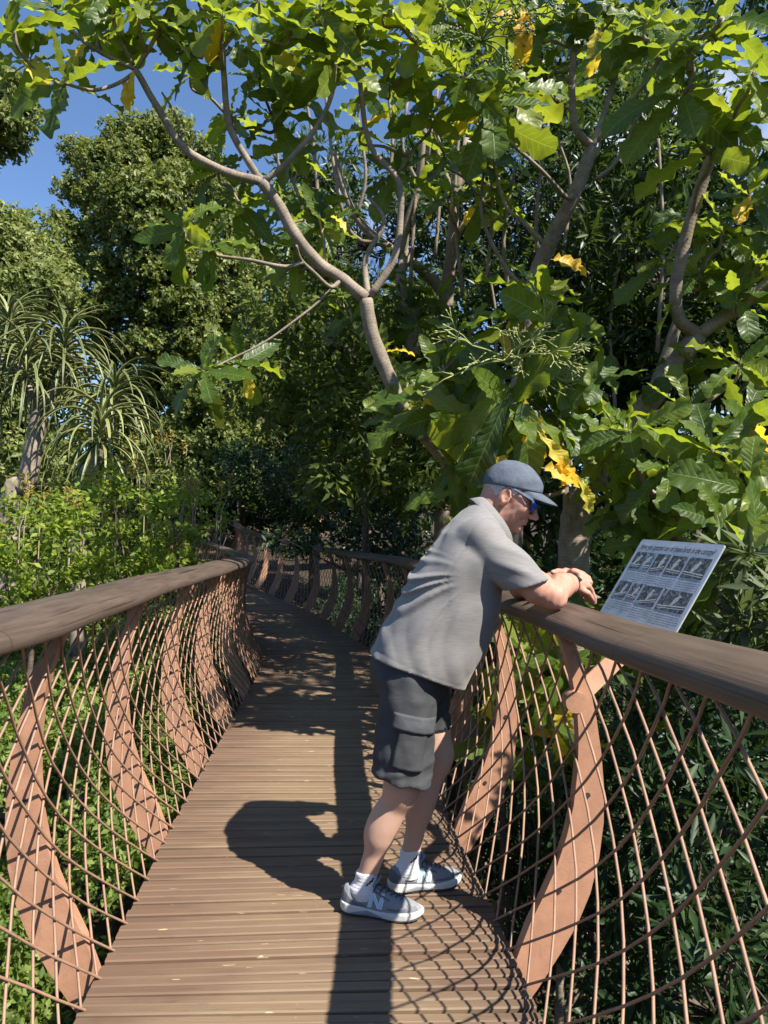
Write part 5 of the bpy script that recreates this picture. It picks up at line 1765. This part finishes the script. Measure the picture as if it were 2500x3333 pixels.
def twigs(rg, tips, dirs, per, L, W, spread=.9, along=.12, up=.35, sun=.3, nout=.35):
    """leaf sprays: per leaves round each tip, axis dirs"""
    n = len(tips)
    P = np.repeat(tips, per, 0); Dr = np.repeat(dirs, per, 0)
    f = rg.random((n*per, 1))
    rnd = rg.normal(size=(n*per, 3))
    rnd -= Dr*(rnd*Dr).sum(1, keepdims=True)
    rnd = unit(rnd)
    A_ = unit(Dr*(1-spread*.6) + rnd*spread)
    P = P - Dr*along*f + rnd*.01
    nrm = rg.normal(size=(n*per, 3))*.55 + np.array([0, 0, up]) + Dr*nout + np.array(tuple(-LIGHT))*sun
    nrm -= A_*(nrm*A_).sum(1, keepdims=True)
    nrm = unit(nrm)
    s = rg.uniform(.7, 1.2, n*per)
    return leaves_np(P, A_, nrm, L*s, W*s)

def crown_points(rg, blobs, dens, inner=.25):
    """tips on the outer side of each blob; blobs = (centre, radius)"""
    T, Dn = [], []
    C0 = np.mean([b[0] for b in blobs], 0)
    for c, r in blobs:
        n = int(dens*4*math.pi*r*r)
        v = unit(rg.normal(size=(n, 3)))
        rr = r*(1-inner*rg.random((n, 1))**2)*(1+.12*rg.normal(size=(n, 1)))
        p = np.array(c) + v*rr*np.array([1, 1, .9])
        # keep those not buried deep in another blob
        keep = np.ones(n, bool)
        for c2, r2 in blobs:
            if c2 is c: continue
            d = np.linalg.norm((p-np.array(c2)), axis=1)
            keep &= d > r2*.72
        T.append(p[keep]); Dn.append(v[keep])
    return np.concatenate(T), np.concatenate(Dn)

def blobs_ell(rg, c, r, n, br, low=-.5, shell=.82):
    out = []
    for i in range(n):
        v = rg.normal(size=3); v /= np.linalg.norm(v)
        if v[2] < low: v[2] = -v[2]
        k = shell*(.8+.25*rg.random())
        out.append((np.array(c)+v*np.array(r)*k, br*rg.uniform(.7, 1.3)))
    return out

def small_tree(name, label, cat, base, blobs, mat, seed, per=7, dens=14, L=.10, W=.05, trunk=None, group=None, spread=.9, along=.15, up=.35, inner=.3, barkm='bark_dark', extra=None, dirs=None, cmax=None, core=0, nout=.35):
    rg = np.random.RandomState(seed)
    root = empty(name, tuple(base), label=label, cat=cat, group=group)
    T, Dn = crown_points(rg, blobs, dens, inner)
    if dirs is not None: Dn = unit(Dn*.5 + np.array(dirs))
    if cmax is not None:
        k = cmax(T); T, Dn = T[k], Dn[k]
    V, F = twigs(rg, T, Dn, per, L, W, spread, along, up, .3, nout)
    parts = [(V, F)]
    if core:
        T2, D2 = crown_points(rg, [(c, r*.62) for c, r in blobs], core, .8)
        if cmax is not None:
            k = cmax(T2); T2, D2 = T2[k], D2[k]
        parts.append(twigs(rg, T2, D2, 5, L*2.2, W*2.4, .95, along, up))
    V, F = join(parts)
    o = link('crown', np_mesh('crown', V, F), mat, root)
    if trunk:
        mb = MB()
        for pts, r0, r1 in trunk:
            pl = spline(pts, 5); m = len(pl)
            mb2 = MB()
            mb2.tube(pl, [r0+(r1-r0)*i/(m-1) for i in range(m)], 9, True, 1, .06)
            mb2.build('trunk' if r0 >= trunk[0][1] else 'branch', M[barkm], root, True)
        # short branches up into the crown
        mb = MB()
        top = Vector(trunk[0][0][-1])
        for k in range(min(16, len(blobs))):
            c = Vector(blobs[k][0])
            mid = (top+c)/2 + Vector((rg.uniform(-.2, .2), rg.uniform(-.2, .2), -.15*(c-top).length))
            pl = spline([top, mid, c], 4)
            mb2 = MB()
            mb2.tube(pl, [trunk[0][2]*.55*(1-.75*i/(len(pl)-1)) for i in range(len(pl))], 6)
            mb2.build('branch', M[barkm], root, True)
    return root, T, Dn

rg0 = np.random.RandomState(77)
def mass(Y, dx, poly, n, br, dep=2.0, rg=rg0):
    """blobs spread over a region of the view at depth Y; poly = (x0, x1, y0, y1) in the 1659-wide view"""
    out = []
    for i in range(n):
        x = rg.uniform(poly[0], poly[1]); y = rg.uniform(poly[2], poly[3])
        p = atd(x, y, Y + rg.uniform(-dep, dep))
        out.append((np.array(tuple(p)), br*rg.uniform(.7, 1.3)))
    return out

# tall dense tree at the left, lumpy crown
def dome():
    out = []
    rows = [(285, 235, 400, 6), (330, 165, 450, 9), (400, 140, 500, 11), (480, 125, 540, 12), (560, 130, 560, 13), (650, 140, 570, 12), (740, 200, 580, 11), (830, 250, 590, 10), (930, 260, 590, 10), (1010, 280, 560, 8)]
    for (y, x0, x1, n) in rows:
        for i in range(n):
            x = x0 + (x1-x0)*(i+.5)/n + rg0.uniform(-14, 14)
            edge = abs((i+.5)/n-.5)*2
            Y = 19.0 + 2.8*edge**2 + rg0.uniform(-.7, .7) + (1.0 if y < 340 else 0)
            p = atd(x, y + rg0.uniform(-14, 14) + 14, Y)
            out.append((np.array(tuple(p)), rg0.uniform(.50, .85)))
    return out
small_tree('dense_tree', 'tall dense dark green tree with a lumpy domed crown against the sky', 'tree', (-6.2, 21, -1.5), dome(), M['leaf_dense'], 11, per=8, dens=30, L=.135, W=.078, core=9, nout=1.0,
           trunk=[([(-6.2, 21, -2), (-6.1, 21.2, 2), (-6.0, 21.5, 6)], .28, .12), ([atd(690, 1050, 21), atd(560, 900, 21), atd(560, 700, 20.5)], .10, .05)], inner=.6)
# far backing crown so that little sky shows low down
small_tree('pale_tree', 'pale yellow green tree at the left edge behind the aloes', 'tree', (-9.2, 17, -1.5),
           mass(16.5, 0, (-60, 110, 480, 700), 22, .75, 1.0) + mass(16.5, 0, (-60, 130, 700, 1000), 20, .8, .8), M['leaf_pale'], 12, per=8, dens=26, L=.135, W=.07, core=8, nout=.9,
           trunk=[([(-9.2, 17, -2), (-9.2, 17.2, 2), (-9.0, 17.3, 5)], .2, .1)], inner=.6)
small_tree('tall_tree', 'tall tree whose crown edge shows against the sky at the upper left corner', 'tree', (-8.9, 13, -1.5),
           mass(13, 0, (-110, 60, 150, 330), 17, .42, .6), M['leaf_pale'], 13, per=8, dens=38, L=.11, W=.058, core=14, nout=.9,
           trunk=[([(-9.2, 13.2, -2), (-9.0, 13.2, 5), (-8.4, 13.1, 8.6)], .2, .05)], inner=.7)
small_tree('backdrop_tree', 'dark tree filling the gap between the dense tree and the long grey limb', 'tree', (-5.5, 27, -1.0),
           mass(27, 0, (420, 760, 560, 980), 34, 1.3, 1.5), M['leaf_dense'], 57, per=7, dens=7, L=.2, W=.11, trunk=[([(-5.5, 27.5, -1.5), (-5.5, 27.5, 4)], .2, .1)], inner=.6, core=2)
small_tree('backdrop_tree', 'dark tree rising behind the middle of the walkway where it bends out of view', 'tree', (-2.5, 26, -1.0),
           mass(25, 0, (560, 1000, 640, 1120), 60, 1.2, 2.5), M['leaf_narrow'], 14, per=7, dens=6, L=.2, W=.10, core=2, trunk=[([(-2.5, 26, -1.5), (-2.5, 26, 4)], .25, .1)], inner=.6)
small_tree('pale_tree', 'sunlit yellow green tree glimpsed low between the grey stems', 'tree', (-.6, 20, -1.0),
           mass(19, 0, (700, 960, 670, 880), 22, .6, 1.2), M['leaf_pale'], 15, per=7, dens=15, L=.13, W=.06, trunk=[([(-.6, 20, -1.5), (-.6, 20, 4)], .15, .1)], inner=.6)

# forest of narrow-leaved trees on the right
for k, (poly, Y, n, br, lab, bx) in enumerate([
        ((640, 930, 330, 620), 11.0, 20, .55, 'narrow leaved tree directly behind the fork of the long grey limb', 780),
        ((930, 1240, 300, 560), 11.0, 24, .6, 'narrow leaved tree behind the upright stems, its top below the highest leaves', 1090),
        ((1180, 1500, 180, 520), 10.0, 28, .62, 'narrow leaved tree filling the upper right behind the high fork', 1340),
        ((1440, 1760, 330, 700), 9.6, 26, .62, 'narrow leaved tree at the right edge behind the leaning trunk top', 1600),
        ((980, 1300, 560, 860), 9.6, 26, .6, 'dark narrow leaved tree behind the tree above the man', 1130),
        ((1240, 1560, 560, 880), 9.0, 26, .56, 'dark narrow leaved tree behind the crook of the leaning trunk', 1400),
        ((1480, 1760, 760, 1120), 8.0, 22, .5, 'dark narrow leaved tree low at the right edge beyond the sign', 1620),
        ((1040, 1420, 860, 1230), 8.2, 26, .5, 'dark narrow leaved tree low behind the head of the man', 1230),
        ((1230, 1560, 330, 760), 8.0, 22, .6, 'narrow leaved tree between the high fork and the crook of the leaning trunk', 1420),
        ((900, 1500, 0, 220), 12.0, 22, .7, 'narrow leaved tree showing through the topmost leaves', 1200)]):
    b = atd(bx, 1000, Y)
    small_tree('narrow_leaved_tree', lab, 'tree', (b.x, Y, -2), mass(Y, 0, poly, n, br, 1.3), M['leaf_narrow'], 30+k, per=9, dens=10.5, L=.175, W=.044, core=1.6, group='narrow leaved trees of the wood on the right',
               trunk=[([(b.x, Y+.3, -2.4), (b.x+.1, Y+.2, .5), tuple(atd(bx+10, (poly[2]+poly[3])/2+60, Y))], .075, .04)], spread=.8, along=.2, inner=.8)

# drooping mid-size leaves over the walkway in the middle
small_tree('drooping_tree', 'tree with drooping olive green leaves hanging over the right side of the far deck', 'tree', (1.0, 9.5, -2),
           mass(8.2, 0, (560, 930, 640, 860), 24, .38, 1.0) + mass(7.2, 0, (690, 960, 860, 1090), 24, .34, .9), M['leaf_droop'], 50, per=8, dens=20, L=.13, W=.05,
           trunk=[([(1.1, 9.2, -2.4), (1.0, 9.0, .5), tuple(atd(900, 900, 8.6))], .09, .05)], spread=.75, along=.22, inner=.8, dirs=(0, -.1, -.9), up=.2)
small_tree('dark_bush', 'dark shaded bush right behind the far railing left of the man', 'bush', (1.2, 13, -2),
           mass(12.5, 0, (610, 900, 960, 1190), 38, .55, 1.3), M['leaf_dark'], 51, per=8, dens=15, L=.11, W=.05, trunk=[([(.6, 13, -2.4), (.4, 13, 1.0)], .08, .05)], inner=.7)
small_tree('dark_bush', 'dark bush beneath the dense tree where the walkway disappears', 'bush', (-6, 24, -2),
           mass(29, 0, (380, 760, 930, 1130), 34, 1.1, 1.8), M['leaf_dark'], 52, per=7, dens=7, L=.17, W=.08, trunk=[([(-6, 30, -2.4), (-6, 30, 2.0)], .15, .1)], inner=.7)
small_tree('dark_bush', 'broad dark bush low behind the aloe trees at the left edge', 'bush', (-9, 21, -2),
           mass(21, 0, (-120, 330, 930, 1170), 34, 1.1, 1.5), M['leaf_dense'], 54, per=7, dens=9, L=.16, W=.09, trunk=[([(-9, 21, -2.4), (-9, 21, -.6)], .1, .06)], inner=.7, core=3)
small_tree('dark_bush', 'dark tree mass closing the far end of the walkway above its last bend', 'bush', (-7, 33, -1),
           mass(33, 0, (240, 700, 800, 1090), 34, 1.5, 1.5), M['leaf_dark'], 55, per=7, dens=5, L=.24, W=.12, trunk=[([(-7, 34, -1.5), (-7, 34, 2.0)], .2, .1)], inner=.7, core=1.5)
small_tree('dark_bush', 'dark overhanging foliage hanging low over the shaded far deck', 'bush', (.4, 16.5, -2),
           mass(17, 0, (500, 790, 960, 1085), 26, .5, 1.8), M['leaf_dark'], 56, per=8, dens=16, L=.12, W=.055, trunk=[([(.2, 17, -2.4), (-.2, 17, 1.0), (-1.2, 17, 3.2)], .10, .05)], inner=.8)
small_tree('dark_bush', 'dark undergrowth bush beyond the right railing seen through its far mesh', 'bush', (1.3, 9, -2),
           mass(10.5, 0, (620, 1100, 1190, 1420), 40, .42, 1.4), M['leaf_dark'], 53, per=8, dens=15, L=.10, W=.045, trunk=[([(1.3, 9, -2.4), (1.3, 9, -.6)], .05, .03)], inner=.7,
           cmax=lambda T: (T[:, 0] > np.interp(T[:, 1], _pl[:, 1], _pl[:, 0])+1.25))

# grey bare twigs
def twiggy(name, label, c, seed, n=26, h=2.4, spread=.6):
    rg = random.Random(seed)
    root = empty(name, tuple(c), label=label, cat='bush')
    mb = MB()
    for k in range(n):
        a = rg.uniform(0, 6.28); s_ = rg.uniform(.2, 1)*spread
        p = Vector(c); top = p + Vector((math.cos(a)*s_*h*.5, math.sin(a)*s_*h*.5, h*rg.uniform(.6, 1)))
        mid = (p+top)/2 + Vector((rg.uniform(-.15, .15), rg.uniform(-.15, .15), .1))*h*.3
        pl = spline([p, mid, top], 3)
        mb.tube(pl, [.014*h*.4*(1-.8*i/(len(pl)-1)) for i in range(len(pl))], 4, False)
        for q in range(5):
            b = pl[rg.randrange(2, len(pl))]
            mb.tube([b, b + Vector((rg.uniform(-.3, .3), rg.uniform(-.3, .3), rg.uniform(0, .4)))*h*.35], [.004*h*.5, .002], 3, False)
    o = mb.build('twigs', M['twig_tan'], root); o['kind'] = 'stuff'
twiggy('bare_bush', 'pale tan bush of bare dry twigs seen through the gap beside the long limb', atd(735, 830, 13), 3, 90, 2.6, .8)

# ---- low undergrowth on the right, in the shade below the rail
def lance_bush(label, poly, Y, n, br, seed, mat, L=.11, W=.028, dens=26, per=8, dep=.6, group=None, name='lance_leaved_shrub', clip=None, spread=.75):
    b = atd((poly[0]+poly[1])/2, poly[3], Y)
    small_tree(name, label, 'shrub', (b.x, Y, -2.0), mass(Y, 0, poly, n, br, dep), mat, seed, per=per, dens=dens, L=L, W=W,
               trunk=[([(b.x, Y, -2.3), (b.x+.03, Y, b.z-.1), (b.x, Y, b.z+.1)], .022, .012)], group=group, spread=spread, along=.16, inner=.9, cmax=clip)
right_of = lambda gap: (lambda T: (T[:, 0] > np.interp(T[:, 1], _pl[:, 1], _pl[:, 0])+HALF+gap))
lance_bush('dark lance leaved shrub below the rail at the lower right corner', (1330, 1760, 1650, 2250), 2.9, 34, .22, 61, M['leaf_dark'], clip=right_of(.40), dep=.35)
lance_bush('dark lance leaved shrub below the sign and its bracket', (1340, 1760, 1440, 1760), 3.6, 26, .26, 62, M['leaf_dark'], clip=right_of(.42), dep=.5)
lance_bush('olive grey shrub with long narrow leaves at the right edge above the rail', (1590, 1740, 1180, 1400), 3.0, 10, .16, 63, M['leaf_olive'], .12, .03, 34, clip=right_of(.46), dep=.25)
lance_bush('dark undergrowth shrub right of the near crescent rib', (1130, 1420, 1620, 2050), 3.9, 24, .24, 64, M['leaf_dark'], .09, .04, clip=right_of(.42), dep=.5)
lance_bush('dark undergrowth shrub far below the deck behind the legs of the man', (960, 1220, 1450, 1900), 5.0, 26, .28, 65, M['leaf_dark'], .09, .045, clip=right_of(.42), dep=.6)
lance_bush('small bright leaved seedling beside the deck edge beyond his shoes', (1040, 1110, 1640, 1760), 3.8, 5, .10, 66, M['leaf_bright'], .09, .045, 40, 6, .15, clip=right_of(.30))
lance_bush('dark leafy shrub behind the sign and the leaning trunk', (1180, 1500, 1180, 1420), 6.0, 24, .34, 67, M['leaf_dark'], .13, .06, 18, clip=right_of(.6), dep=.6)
lance_bush('shady shrub outside the view that darkens the lower right', (1900, 2600, 900, 1500), 2.2, 1, .3, 68, M['leaf_dark'], clip=right_of(.4)) if False else None

# ---- aloe trees on the left
def aloe_leaf_mesh(L, W, arc, seed):
    rg = random.Random(seed)
    n = 12
    V, UV = [], []
    x = z = 0.0
    a = arc[0]
    for i in range(n+1):
        u = i/n
        w = W*(1-u)**.75*(.85+.5*math.sin(u*math.pi*.5)) if u < .999 else .002
        t = Vector((math.cos(a), 0, math.sin(a))); nn = Vector((-t.z, 0, t.x))
        for v, dz in ((-.5, .30), (-.25, .04), (0, -.10), (.25, .04), (.5, .30)):
            V.append((x + nn.x*dz*w, v*w*1.0, z + nn.z*dz*w)); UV.append((u, v+.5))
        for v, dz in ((.5, .28), (.2, -.28), (-.2, -.28), (-.5, .28)):
            V.append((x + nn.x*dz*w, v*w, z + nn.z*dz*w)); UV.append((u, v+.5))
        x += math.cos(a)*L/n; z += math.sin(a)*L/n
        a -= (arc[0]-arc[1])/n*(1.5-.9*u)
    m = 9
    F = [(i*m+j, (i+1)*m+j, (i+1)*m+(j+1) % m, i*m+(j+1) % m) for i in range(n) for j in range(m)]
    me = np_mesh('aloe_leaf', np.array(V), np.array(F), np.array(UV))
    me.materials.append(M['aloe'])
    me.polygons.foreach_set('use_smooth', np.ones(len(me.polygons), bool))
    return me
ALO = [aloe_leaf_mesh(L, .044, (R(a0), R(a1)), i) for i, (L, a0, a1) in enumerate([(.75, 80, 10), (.95, 68, -45), (1.05, 55, -65), (1.1, 42, -78), (1.1, 25, -85), (1.0, 5, -88), (.9, -20, -90)])]
def aloe(label, base, stems, heads, seed):
    rg = random.Random(seed)
    root = empty('aloe_tree', tuple(base), label=label, cat='aloe tree', group='aloe trees on the left')
    for i, (pts, r0, r1) in enumerate(stems):
        pl = spline(pts, 5); m = len(pl)
        mb = MB(); mb.tube(pl, [r0+(r1-r0)*k/(m-1) for k in range(m)], 12, True, 1, .04)
        mb.build('trunk' if i == 0 else 'branch', M['bark_aloe'], root, True)
    for (x, y, Y, sc_, n) in heads:
        p = atd(x, y, Y)
        ph = rg.uniform(0, 6.28)
        for k in range(n):
            f = k/(n-1)
            th = ph + k*2.39996 + rg.uniform(-.15, .15)
            me = ALO[min(6, int(f*6.2 + rg.uniform(0, .9)))]
            s_ = sc_*rg.uniform(.85, 1.1)
            m = Matrix.Translation(p - Vector((0, 0, f*.34*sc_))) @ Matrix.Rotation(th, 4, 'Z') @ Matrix.Rotation(rg.uniform(-.12, .12), 4, 'X') @ Matrix.Rotation(rg.uniform(-.1, .1), 4, 'Y') @ Matrix.Scale(s_, 4)
            link('leaf', me, None, root, mw=m)
ya = 8.6
aloe('taller aloe tree with a thick forked pale trunk at the left edge', (atd(50, 1100, ya).x, ya, -2),
     [([(atd(30, 1300, ya).x, ya, -2.2), atd(20, 1120, ya), atd(58, 1040, ya), atd(80, 930, ya), atd(86, 880, ya)], .135, .095),
      ([atd(86, 890, ya), atd(60, 840, ya), atd(35, 780, ya)], .075, .05), ([atd(86, 890, ya), atd(128, 830, ya), atd(150, 790, ya), atd(140, 740, ya)], .07, .05)],
     [(20, 690, ya, 1.05, 56), (140, 728, ya-.2, .95, 58), (-40, 770, ya, 1.05, 44), (60, 765, ya-.5, .9, 44)], 1)
aloe('lower aloe tree with two leaf crowns on a slim trunk among the shrubs', (atd(190, 1150, ya).x, ya, -2),
     [([(atd(180, 1300, ya).x, ya, -2.2), atd(172, 1100, ya-.3), atd(200, 1010, ya-.4), atd(222, 940, ya-.5)], .10, .065), ([atd(205, 1000, ya-.4), atd(232, 930, ya-.2), atd(248, 860, ya-.2)], .06, .05)],
     [(248, 830, ya-.2, .92, 58), (218, 905, ya-.8, .92, 58)], 2)

# ---- bright shrubs over and beyond the left rail
left_of = lambda gap: (lambda T: (T[:, 0] < np.interp(T[:, 1], _pl[:, 1], _pl[:, 0])-HALF-gap))
for k, (poly, Y, n, br, lab) in enumerate([
        ((340, 500, 1070, 1230), 6.9, 18, .26, 'bright green shrub with small round leaves just left of the rail bend'),
        ((180, 360, 1050, 1240), 6.2, 20, .28, 'bright green shrub in front of the slim aloe trunk'),
        ((-40, 170, 1100, 1280), 5.4, 20, .27, 'bright green feathery shrub at the left edge above the rail'),
        ((230, 440, 960, 1090), 8.6, 16, .34, 'deeper green shrub behind the bright one, below the aloe crowns')]):
    b = atd((poly[0]+poly[1])/2, 1200, Y)
    root, T, Dn = small_tree('leafy_shrub', lab, 'shrub', (b.x, Y, -1.8), mass(Y, 0, poly, n, br, .5), M['leaf_bright'] if k < 3 else M['leaf_dense'], 80+k, per=9, dens=30 if k < 3 else 18, L=.062 if k < 3 else .08, W=.032 if k < 3 else .04,
               trunk=[([(b.x, Y, -2.2), (b.x, Y, -.4), (b.x+.05, Y, .7)], .03, .02)], group='leafy shrubs beyond the left railing', along=.22, inner=.95, cmax=left_of(.42), spread=.85)
    # upright young sprigs
    mb = MB(); rr = random.Random(k)
    sp = []
    for q in range(7):
        x = rr.uniform(poly[0]+10, poly[1]-10)
        p0 = atd(x, poly[2]+40, Y); p1 = p0 + Vector((rr.uniform(-.08, .08), rr.uniform(-.08, .08), rr.uniform(.25, .42)))
        mb.tube([p0 - Vector((0, 0, .3)), p0, (p0+p1)/2 + Vector((.02, 0, 0)), p1], [.006, .005, .004, .002], 4, False)
        for j in range(5): sp.append(tuple(p1 - Vector((0, 0, .03*j))))
    mb.build('stem', M['twig_tan'], root)
    rg = np.random.RandomState(k)
    V, F = twigs(rg, np.array(sp), unit(rg.normal(size=(len(sp), 3))*.4+np.array([0, 0, 1])), 5, .05, .018, .8, .03)
    o = link('sprig_leaves', np_mesh('sprig_leaves', V, F), M['sprig'], root); o['kind'] = 'stuff'

# ---- ground cover: one tangled mass below both railings
def cover(name, xr, yr, zf, n, L, W, mat, seed, per=7, keep=None, label=None):
    rg = np.random.RandomState(seed)
    x = rg.uniform(*xr, n); y = yr[0] + (yr[1]-yr[0])*rg.random(n)**1.25
    z = zf(x, y) - rg.random(n)**2*.5
    T = np.stack([x, y, z], 1)
    if keep is not None: T = T[keep(T)]
    e = .15
    gx = (zf(T[:, 0]+e, T[:, 1])-zf(T[:, 0]-e, T[:, 1]))/(2*e); gy = (zf(T[:, 0], T[:, 1]+e)-zf(T[:, 0], T[:, 1]-e))/(2*e)
    Dn = unit(np.stack([-gx, -gy, np.ones(len(T))], 1)+rg.normal(size=(len(T), 3))*.45)
    V, F = twigs(rg, T, Dn, per, L, W, .95, .10, .4)
    o = link(name, np_mesh(name, V, F), mat)
    tag(o, kind='stuff', label=label, cat='ground cover')
    return o
def lump(x, y):
    return .30*np.sin(x*1.9+y*.7)*np.cos(y*1.5-x*.4) + .16*np.sin(x*4.3+1)*np.sin(y*3.7+x) + .08*np.sin(x*9+y*5)
zl = lambda x, y: -.55 + lump(x, y) + .10*np.clip(-x-1.6, 0, 6) + .10*np.clip(y-2, 0, 10) - .5*np.clip(1.9+x, 0, 1)
pc = lambda T: np.interp(T[:, 1], _pl[:, 1], _pl[:, 0])
cover('ground_cover', (-6.5, -1.15), (.6, 11), zl, 26000, .058, .034, M['leaf_cover'], 91, 8, lambda T: T[:, 0] < pc(T)-HALF-.38, 'tangled bright green leaves covering the slope below the left railing')
cover('ground_cover', (-13, -3.5), (8, 26), lambda x, y: -.4 + 1.6*lump(x*.6, y*.6) + .06*(y-8), 12000, .10, .055, M['leaf_cover'], 92, 7, lambda T: T[:, 0] < pc(T)-HALF-.7, 'farther green undergrowth below the aloes and the dense tree')
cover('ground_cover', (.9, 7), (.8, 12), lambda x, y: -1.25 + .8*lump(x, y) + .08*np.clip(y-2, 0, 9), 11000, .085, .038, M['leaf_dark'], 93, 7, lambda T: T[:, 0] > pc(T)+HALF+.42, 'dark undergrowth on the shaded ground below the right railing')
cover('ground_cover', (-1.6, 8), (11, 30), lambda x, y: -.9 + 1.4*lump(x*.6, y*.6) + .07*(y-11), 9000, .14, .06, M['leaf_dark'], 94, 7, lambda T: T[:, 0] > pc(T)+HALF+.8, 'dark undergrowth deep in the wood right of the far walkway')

# ---- the wood goes on around the place (mostly outside the frame; it shades the lower right)
rgx = np.random.RandomState(5)
def grove(label, spots, mat, seed, L=.22, W=.10, dens=3.2, r=1.2):
    bl = []
    for (x, y, z, rr) in spots:
        for k in range(5):
            bl.append((np.array([x, y, z])+rgx.normal(size=3)*rr*.55, rr*rgx.uniform(.5, .8)))
    rg = np.random.RandomState(seed)
    T, Dn = crown_points(rg, bl, dens, .7)
    V, F = twigs(rg, T, Dn, 7, L, W, .9, .2)
    o = link('distant_wood', np_mesh('distant_wood', V, F), mat)
    tag(o, kind='stuff', label=label, cat='wood')
ring = []
for k in range(46):
    a = k/46*2*math.pi
    ring.append((-2+math.sin(a)*38, 6+math.cos(a)*36, 2.5+rgx.uniform(-.6, 1.6), 3.6))
    ring.append((-2+math.sin(a+.05)*36, 6+math.cos(a+.05)*34, -.3, 3.0))
grove('continuous dark wood closing the view all around', ring, M['leaf_narrow'], 6, .5, .25, .55)
side = [(3.5, 4.9, 4.7, 1.0), (3.9, 4.2, 5.6, 1.1), (4.4, 5.2, 6.4, 1.2), (4.0, 6.6, 4.4, 1.2), (4.8, 6.2, 7.2, 1.3), (4.6, .6, .6, 1.1), (4.9, -1.2, 1.6, 1.3), (4.3, 2.6, -.1, .8), (5.6, 1.2, 2.1, 1.2), (5.2, -3, 2.0, 1.5), (4.1, 1.6, .3, .8), (6.5, 4.5, 2.5, 1.5), (7.5, 7, 3.0, 1.8)]  # the high crowns, out of view, are added to shade the far deck
grove('shrubby trees off to the right of the walkway, unseen high crowns added for shade', side, M['leaf_narrow'], 7, .16, .05, 12)
